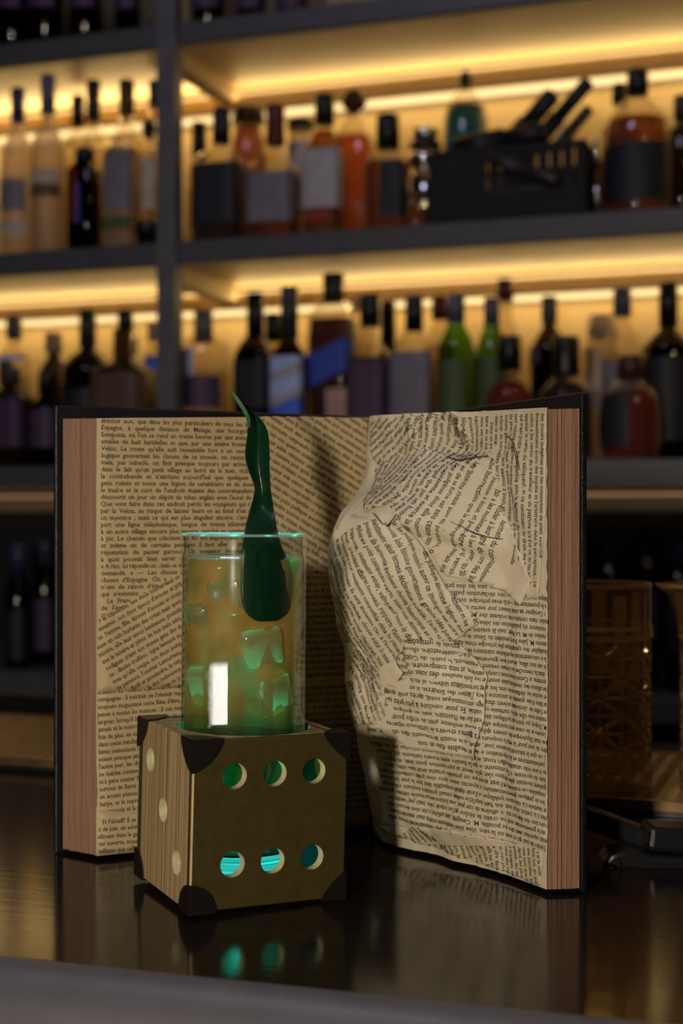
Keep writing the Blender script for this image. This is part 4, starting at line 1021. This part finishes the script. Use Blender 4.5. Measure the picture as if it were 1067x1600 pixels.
prof = [(rl_*0.9, 0.0125), (rl_, 0.0165)] + [(rl_, 0.0165+(ZL-0.0165)*t/12) for t in range(1, 13)] + [(rl_*0.93, ZL-0.0007), (rl_*0.5, ZL-0.0009), (0.0001, ZL-0.0009)]
lathe('drink', prof, DM, glass, 56)
lathe('meniscus', [(rl_-0.0016, ZL-0.0004), (rl_-0.0002, ZL+0.0016), (rl_-0.0001, ZL-0.0012), (rl_-0.0016, ZL-0.0004)], M['rim'], glass, 56, cap=False)
def ice(cx, cy, cz, s, rx, ry, rz):
    bm = bmesh.new(); bm_box(bm, (-s, -s, -s), (s, s, s))
    bmesh.ops.recalc_face_normals(bm, faces=bm.faces[:])
    bmesh.ops.bevel(bm, geom=bm.edges[:], offset=s*0.42, segments=3, affect='EDGES', profile=0.5)
    bmesh.ops.triangulate(bm, faces=[f for f in bm.faces if len(f.verts) > 4])
    R3 = Matrix.Rotation(rz, 3, 'Z') @ Matrix.Rotation(ry, 3, 'Y') @ Matrix.Rotation(rx, 3, 'X')
    for v in bm.verts:
        c = R3 @ v.co; c *= 1+0.025*noise.noise(v.co*90+Vector((cx*99, 0, 0))); v.co = c+Vector((cx, cy, cz))
    return from_bm('ice_cube', bm, M['ice'], glass, True)
for (ang, rad_, z_, s_, rx, ry) in ((25, 0.0222, 0.1150, 0.0128, 0.5, 0.35), (-44, 0.0220, 0.0930, 0.0125, 0.3, 0.5), (43, 0.0222, 0.0880, 0.0118, 0.8, 0.2),
                                     (-52, 0.0220, 0.1300, 0.0120, 0.2, 0.7), (-12, 0.0215, 0.1440, 0.0120, 0.6, 0.3), (160, 0.018, 0.120, 0.013, 0.2, 0.4)):
    a_ = -PI/2+math.radians(ang)
    ice(rad_*math.cos(a_), rad_*math.sin(a_), z_, s_, rx*0.4, ry*0.4, a_)
# small cyan lamp of the coaster, shining up through the base of the glass
pl = bpy.data.lights.new('coaster_led', 'POINT'); pl.energy = 0.075; pl.color = (0.02, 1.0, 0.80); pl.shadow_soft_size = 0.012
po = bpy.data.objects.new('coaster_led', pl); COL.objects.link(po); po.location = gb+Vector((0, 0, 0.020))
sp = bpy.data.lights.new('coaster_beam', 'SPOT'); sp.energy = 0.15; sp.color = (0.02, 1.0, 0.75); sp.spot_size = math.radians(28); sp.spot_blend = 0.5; sp.shadow_soft_size = 0.008
so = bpy.data.objects.new('coaster_beam', sp); COL.objects.link(so); so.location = gb+Vector((0, 0, 0.016)); so.rotation_euler = (PI, 0, 0)

for k in range(12):          # added ring of small cyan spots, shining up the glass wall to light the rim
    a = 2*PI*(k+0.5)/12
    d_ = bpy.data.lights.new('rim_glow_spot', 'SPOT'); d_.energy = 2.2; d_.color = (0.02, 1.0, 0.80); d_.spot_size = math.radians(9); d_.spot_blend = 0.3; d_.shadow_soft_size = 0.0006
    o_ = bpy.data.objects.new('rim_glow_spot', d_); COL.objects.link(o_); o_.location = gb+Vector((math.cos(a)*(GR-0.0016), math.sin(a)*(GR-0.0016), 0.004)); o_.rotation_euler = (PI, 0, 0)

# ------------------------------------------------------------------ leaf garnish
def leaf_mat():
    m = mat('dark_green_leaf', (0.010, 0.060, 0.022), 0.30, color2=(0.004, 0.028, 0.012), scale=14, stretch=(60, 60, 3), bump=0.1, bscale=30)
    nt = m.node_tree; b = nt.nodes['Principled BSDF']; out = nt.nodes['Material Output']
    tl = nt.nodes.new('ShaderNodeBsdfTranslucent'); tl.inputs[0].default_value = (0.03, 0.30, 0.08, 1)
    mx = nt.nodes.new('ShaderNodeMixShader'); mx.inputs[0].default_value = 0.3
    nt.links.new(b.outputs[0], mx.inputs[1]); nt.links.new(tl.outputs[0], mx.inputs[2]); nt.links.new(mx.outputs[0], out.inputs[0])
    return m
LM = leaf_mat()
lg = empty('leaf_garnish', gb+Vector((0.0, 0, 0.10))); tag(lg, 'long twisted dark green leaf standing up out of the drink', 'leaf')
ROWS = [(610,358,360,.5),(616,362,368,.5),(625,368,378,.45),(640,380,393,.3),(655,385,410,.2),(672,386,419,.1),(690,384,421,.05),(708,381,422,.0),(725,383,422,-.05),(745,391,423,-.15),(760,398,424,-.25),(775,396,426,-.2),(795,391,429,-.1),(815,388,433,0),(835,386,437,0),(858,384,444,.0),(880,383,456,0),(905,382,459,0),(925,382,459,0),(942,385,456,0),(952,390,455,0),(960,398,446,0),(965,408,436,0)]
V = []; Fc = []; NWD = 8; base_d = gb.y
lo = Vector(lg.location)
for i, (y, x0, x1, tw) in enumerate(ROWS):
    for k in range(NWD+1):
        t = k/NWD
        x = x0+(x1-x0)*t
        wdt = (x1-x0)*base_d/F
        inglass = sst(785, 845, y)
        d0 = base_d-0.002+0.010*sst(760, 610, y) + 0.012*(tw)*(t-0.5)*2 + 0.006*math.cos((t-0.5)*PI)*(1-inglass)
        X = (x-533.5)*base_d/F - gb.x
        dg2 = base_d-math.sqrt(max(1e-6, (gi-0.0010)**2-min(abs(X), gi-0.0022)**2))
        d = d0*(1-inglass)+dg2*inglass
        X3 = (x-533.5)*base_d/F
        P = Vector((X3, d, CZ-(y-800)*base_d/F))
        V.append(P-lo)
for i in range(len(ROWS)-1):
    for k in range(NWD): a = i*(NWD+1)+k; Fc.append((a, a+1, a+NWD+2, a+NWD+1))
bl = from_py('leaf_blade', V, Fc, LM, lg, True)
sd = bl.modifiers.new('t', 'SOLIDIFY'); sd.thickness = 0.0005
ss = bl.modifiers.new('s', 'SUBSURF'); ss.levels = 1; ss.render_levels = 1
# pale folded margin near the tip
MR = [(607,357,360),(615,362,367),(628,370,377),(642,379,386),(655,385,391),(668,388,391)]
V = []; Fc = []
for i, (y, x0, x1) in enumerate(MR):
    for x, dd in ((x0, -0.0030), (x1, -0.0010)):
        V.append(px(x, y, base_d)+Vector((0, dd-0.0035+0.010*sst(760,610,y)*0.6, 0))-lo)
for i in range(len(MR)-1): Fc.append((2*i, 2*i+1, 2*i+3, 2*i+2))
o = from_py('leaf_fold', V, Fc, mat('pale_leaf_underside', (0.06, 0.22, 0.09), 0.4), lg, True); o['label'] = 'paler folded leaf tip'

# ------------------------------------------------------------------ drip tray, mixing glasses and black clamp at the back of the counter
TRA = math.radians(20.0)
def tray():
    p0 = px(1010, 1305, CZ*F/505); 
    o = empty('drip_tray', (0.10, 1.075, 0.0005), -TRA); tag(o, 'long brass coloured perforated drip tray along the back of the counter', 'tray')
    x0, x1, y0, y1, z = -0.62, 0.42, 0.0, 0.22, 0.010
    box('tray_base', (x0, y0, 0), (x1, y1, 0.004), M['blackplastic'], o)
    bm = bmesh.new()
    bm_box(bm, (x0, y0, 0.004), (x1, y0+0.006, z+0.001)); bm_box(bm, (x0, y1-0.006, 0.004), (x1, y1, z+0.001))
    bm_box(bm, (x0, y0, 0.004), (x0+0.006, y1, z+0.001)); bm_box(bm, (x1-0.006, y0, 0.004), (x1, y1, z+0.001))
    from_bm('tray_frame', bm, M['brass'], o)
    bm = bmesh.new()
    nx = 74; ny = 26
    for i in range(nx+1):
        x = x0+0.006+(x1-x0-0.012)*i/nx; bm_box(bm, (x-0.0030, y0+0.006, z-0.002), (x+0.0030, y1-0.006, z))
    for j in range(ny+1):
        y = y0+0.006+(y1-y0-0.012)*j/ny; bm_box(bm, (x0+0.006, y-0.0016, z-0.0021), (x1-0.006, y+0.0016, z+0.0001))
    g = from_bm('tray_grating', bm, M['brass'], o); g['kind'] = 'stuff'
    return o
tray()
MG = thin_glass('cut_crystal', (0.80, 0.72, 0.60), 0.9, 0.04, haze=0.05, hazecol=(0.80, 0.55, 0.26))
MGC = thin_glass('cut_crystal_grooves', (0.60, 0.48, 0.34), 0.9, 0.06, haze=0.50, hazecol=(0.85, 0.58, 0.28))
area('crystal_glint_light', (0.85, 0.95, 1.25), (0.22, 1.05, 0.08), 0.05, 0.05, 1.6, (1.0, 0.72, 0.42))  # added warm light that puts glints on the cut crystal
def mixing_glass(label, loc, R, H, y_plain, spout):
    o = empty('mixing_glass', loc); tag(o, label, 'mixing glass', 'cut crystal mixing glasses on the drip tray')
    n = 120; rows = []
    zc = H*y_plain
    def rr(a, z):
        r = R
        if z > 0.006 and z < zc:
            cell = (zc-0.006)/4.0
            v = ((z-0.006) % cell)/cell*2-1; u = ((a*8/(2*PI)) % 1.0)*2-1
            dm = abs(u)+abs(v)
            r -= 0.0040*max(0, 1-abs(dm-1.0)*6) + 0.0030*max(0, 1-min(abs(u), abs(v))*9)*(1 if dm < 1 else 0) + 0.0024*max(0, 1-(1-abs(v))*12)
            if dm < 0.35: r += 0.0008
        return r
    zs = [0.0, 0.002] + [0.004+(zc-0.004)*i/60 for i in range(61)] + [zc+0.003, zc+0.006, zc+0.009, H*0.95, H*0.982, H]
    V = []; Fc = []
    for z in zs:
        for k in range(n):
            a = 2*PI*k/n; r = rr(a, z)
            if z == 0.0: r -= 0.003
            if zc <= z <= zc+0.007: r += 0.0012
            if spout and z > H*0.9:
                q = math.cos(a-spout); r += 0.020*max(0, q)**12*(z-H*0.9)/(H*0.1)
            V.append((r*math.cos(a), r*math.sin(a), z))
    m_ = len(zs)
    # inner wall
    inn = [(H, 0.0035), (H*0.95, 0.0035), (H*0.5, 0.0048), (0.016, 0.006)]
    for (z, t) in inn:
        for k in range(n):
            a = 2*PI*k/n; r = R-t
            if spout and z > H*0.9:
                q = math.cos(a-spout); r += 0.020*max(0, q)**12*(z-H*0.9)/(H*0.1)
            V.append((r*math.cos(a), r*math.sin(a), z))
    tot = m_+len(inn)
    for i in range(tot-1):
        for k in range(n): k2 = (k+1) % n; Fc.append((i*n+k, i*n+k2, (i+1)*n+k2, (i+1)*n+k))
    Fc.append(tuple(range(n))[::-1]); Fc.append(tuple((tot-1)*n+k for k in range(n)))
    ob = from_py('cut_glass_wall', V, Fc, MG, o, False)
    ob.data.materials.append(MGC)
    cell = (zc-0.006)/4.0
    for p in ob.data.polygons:
        c_ = p.center; z = c_.z
        if math.hypot(c_.x, c_.y) < R-0.0052 or z < 0.003: continue
        if 0.006 < z < zc:
            v = ((z-0.006) % cell)/cell*2-1; u = ((math.atan2(c_.y, c_.x)*8/(2*PI)) % 1.0)*2-1; dm = abs(u)+abs(v)
            if abs(dm-1) < 0.13 or (dm < 1 and min(abs(u), abs(v)) < 0.08) or abs(v) > 0.92: p.material_index = 1
        elif zc < z < zc+0.003 or zc+0.006 < z < zc+0.009 or z > H*0.985: p.material_index = 1
    lathe('rim_band', [(R+0.0004, H*0.985), (R+0.0008, H*0.992), (R+0.0004, H)], M['glass'], o, 48, cap=False) if not spout else None
    return o
mg1 = px(916, 1262, 1.085); mg2 = px(1160, 1250, 1.06)
mixing_glass('tall cut crystal mixing glass half hidden by the right book cover', (mg1.x, mg1.y, 0.0112), 0.0490, CZ-(910-800)*1.085/F-0.0112, 0.745, None)
mixing_glass('cut crystal mixing glass with pouring lip cut off by the right edge', (mg2.x, mg2.y, 0.0112), 0.0460, CZ-(912-800)*1.06/F-0.0112, 0.745, PI)
# black clamp
def clamp():
    d = 0.93
    o = empty('bar_clamp', px(990, 1392, 0.9)); o.location.z = 0.0; tag(o, 'black plastic clamp with strap lying right of the book', 'clamp')
    lo_ = Vector(o.location); BP = M['blackplastic']
    def bar(name, pts, d, w_, t_):
        """flat bar following picture points at distance d"""
        bm = bmesh.new(); P = [px(x, y, d)-lo_ for x, y in pts]; rings = []
        for i, p in enumerate(P):
            tg = (P[min(i+1, len(P)-1)]-P[max(0, i-1)]).normalized(); nn = Vector((-tg.z, 0, tg.x))
            rings.append([bm.verts.new(p+nn*w_/2*a+Vector((0, b*t_/2, 0))) for a, b in ((1,-1),(1,1),(-1,1),(-1,-1))])
        for r0, r1 in zip(rings[:-1], rings[1:]):
            for k in range(4): bm.faces.new((r0[k], r0[(k+1)%4], r1[(k+1)%4], r1[k]))
        bm.faces.new(rings[0][::-1]); bm.faces.new(rings[-1]); bmesh.ops.recalc_face_normals(bm, faces=bm.faces[:])
        bmesh.ops.bevel(bm, geom=bm.edges[:], offset=min(w_, t_)*0.22, segments=2, affect='EDGES', profile=0.5)
        return from_bm(name, bm, BP, o)
    bar('strap', [(905, 1273), (940, 1284), (975, 1298), (1015, 1312)], 0.92, 0.0135, 0.020)
    bar('pivot_block', [(1006, 1303), (1030, 1306), (1120, 1310)], 0.905, 0.0155, 0.030)
    bar('clamp_frame', [(945, 1391), (946, 1370), (949, 1348), (956, 1338), (970, 1336), (1010, 1344), (1120, 1350)], 0.895, 0.0105, 0.026)
    bar('clamp_jaw', [(960, 1366), (1000, 1366), (1120, 1370)], 0.90, 0.009, 0.020)
clamp()
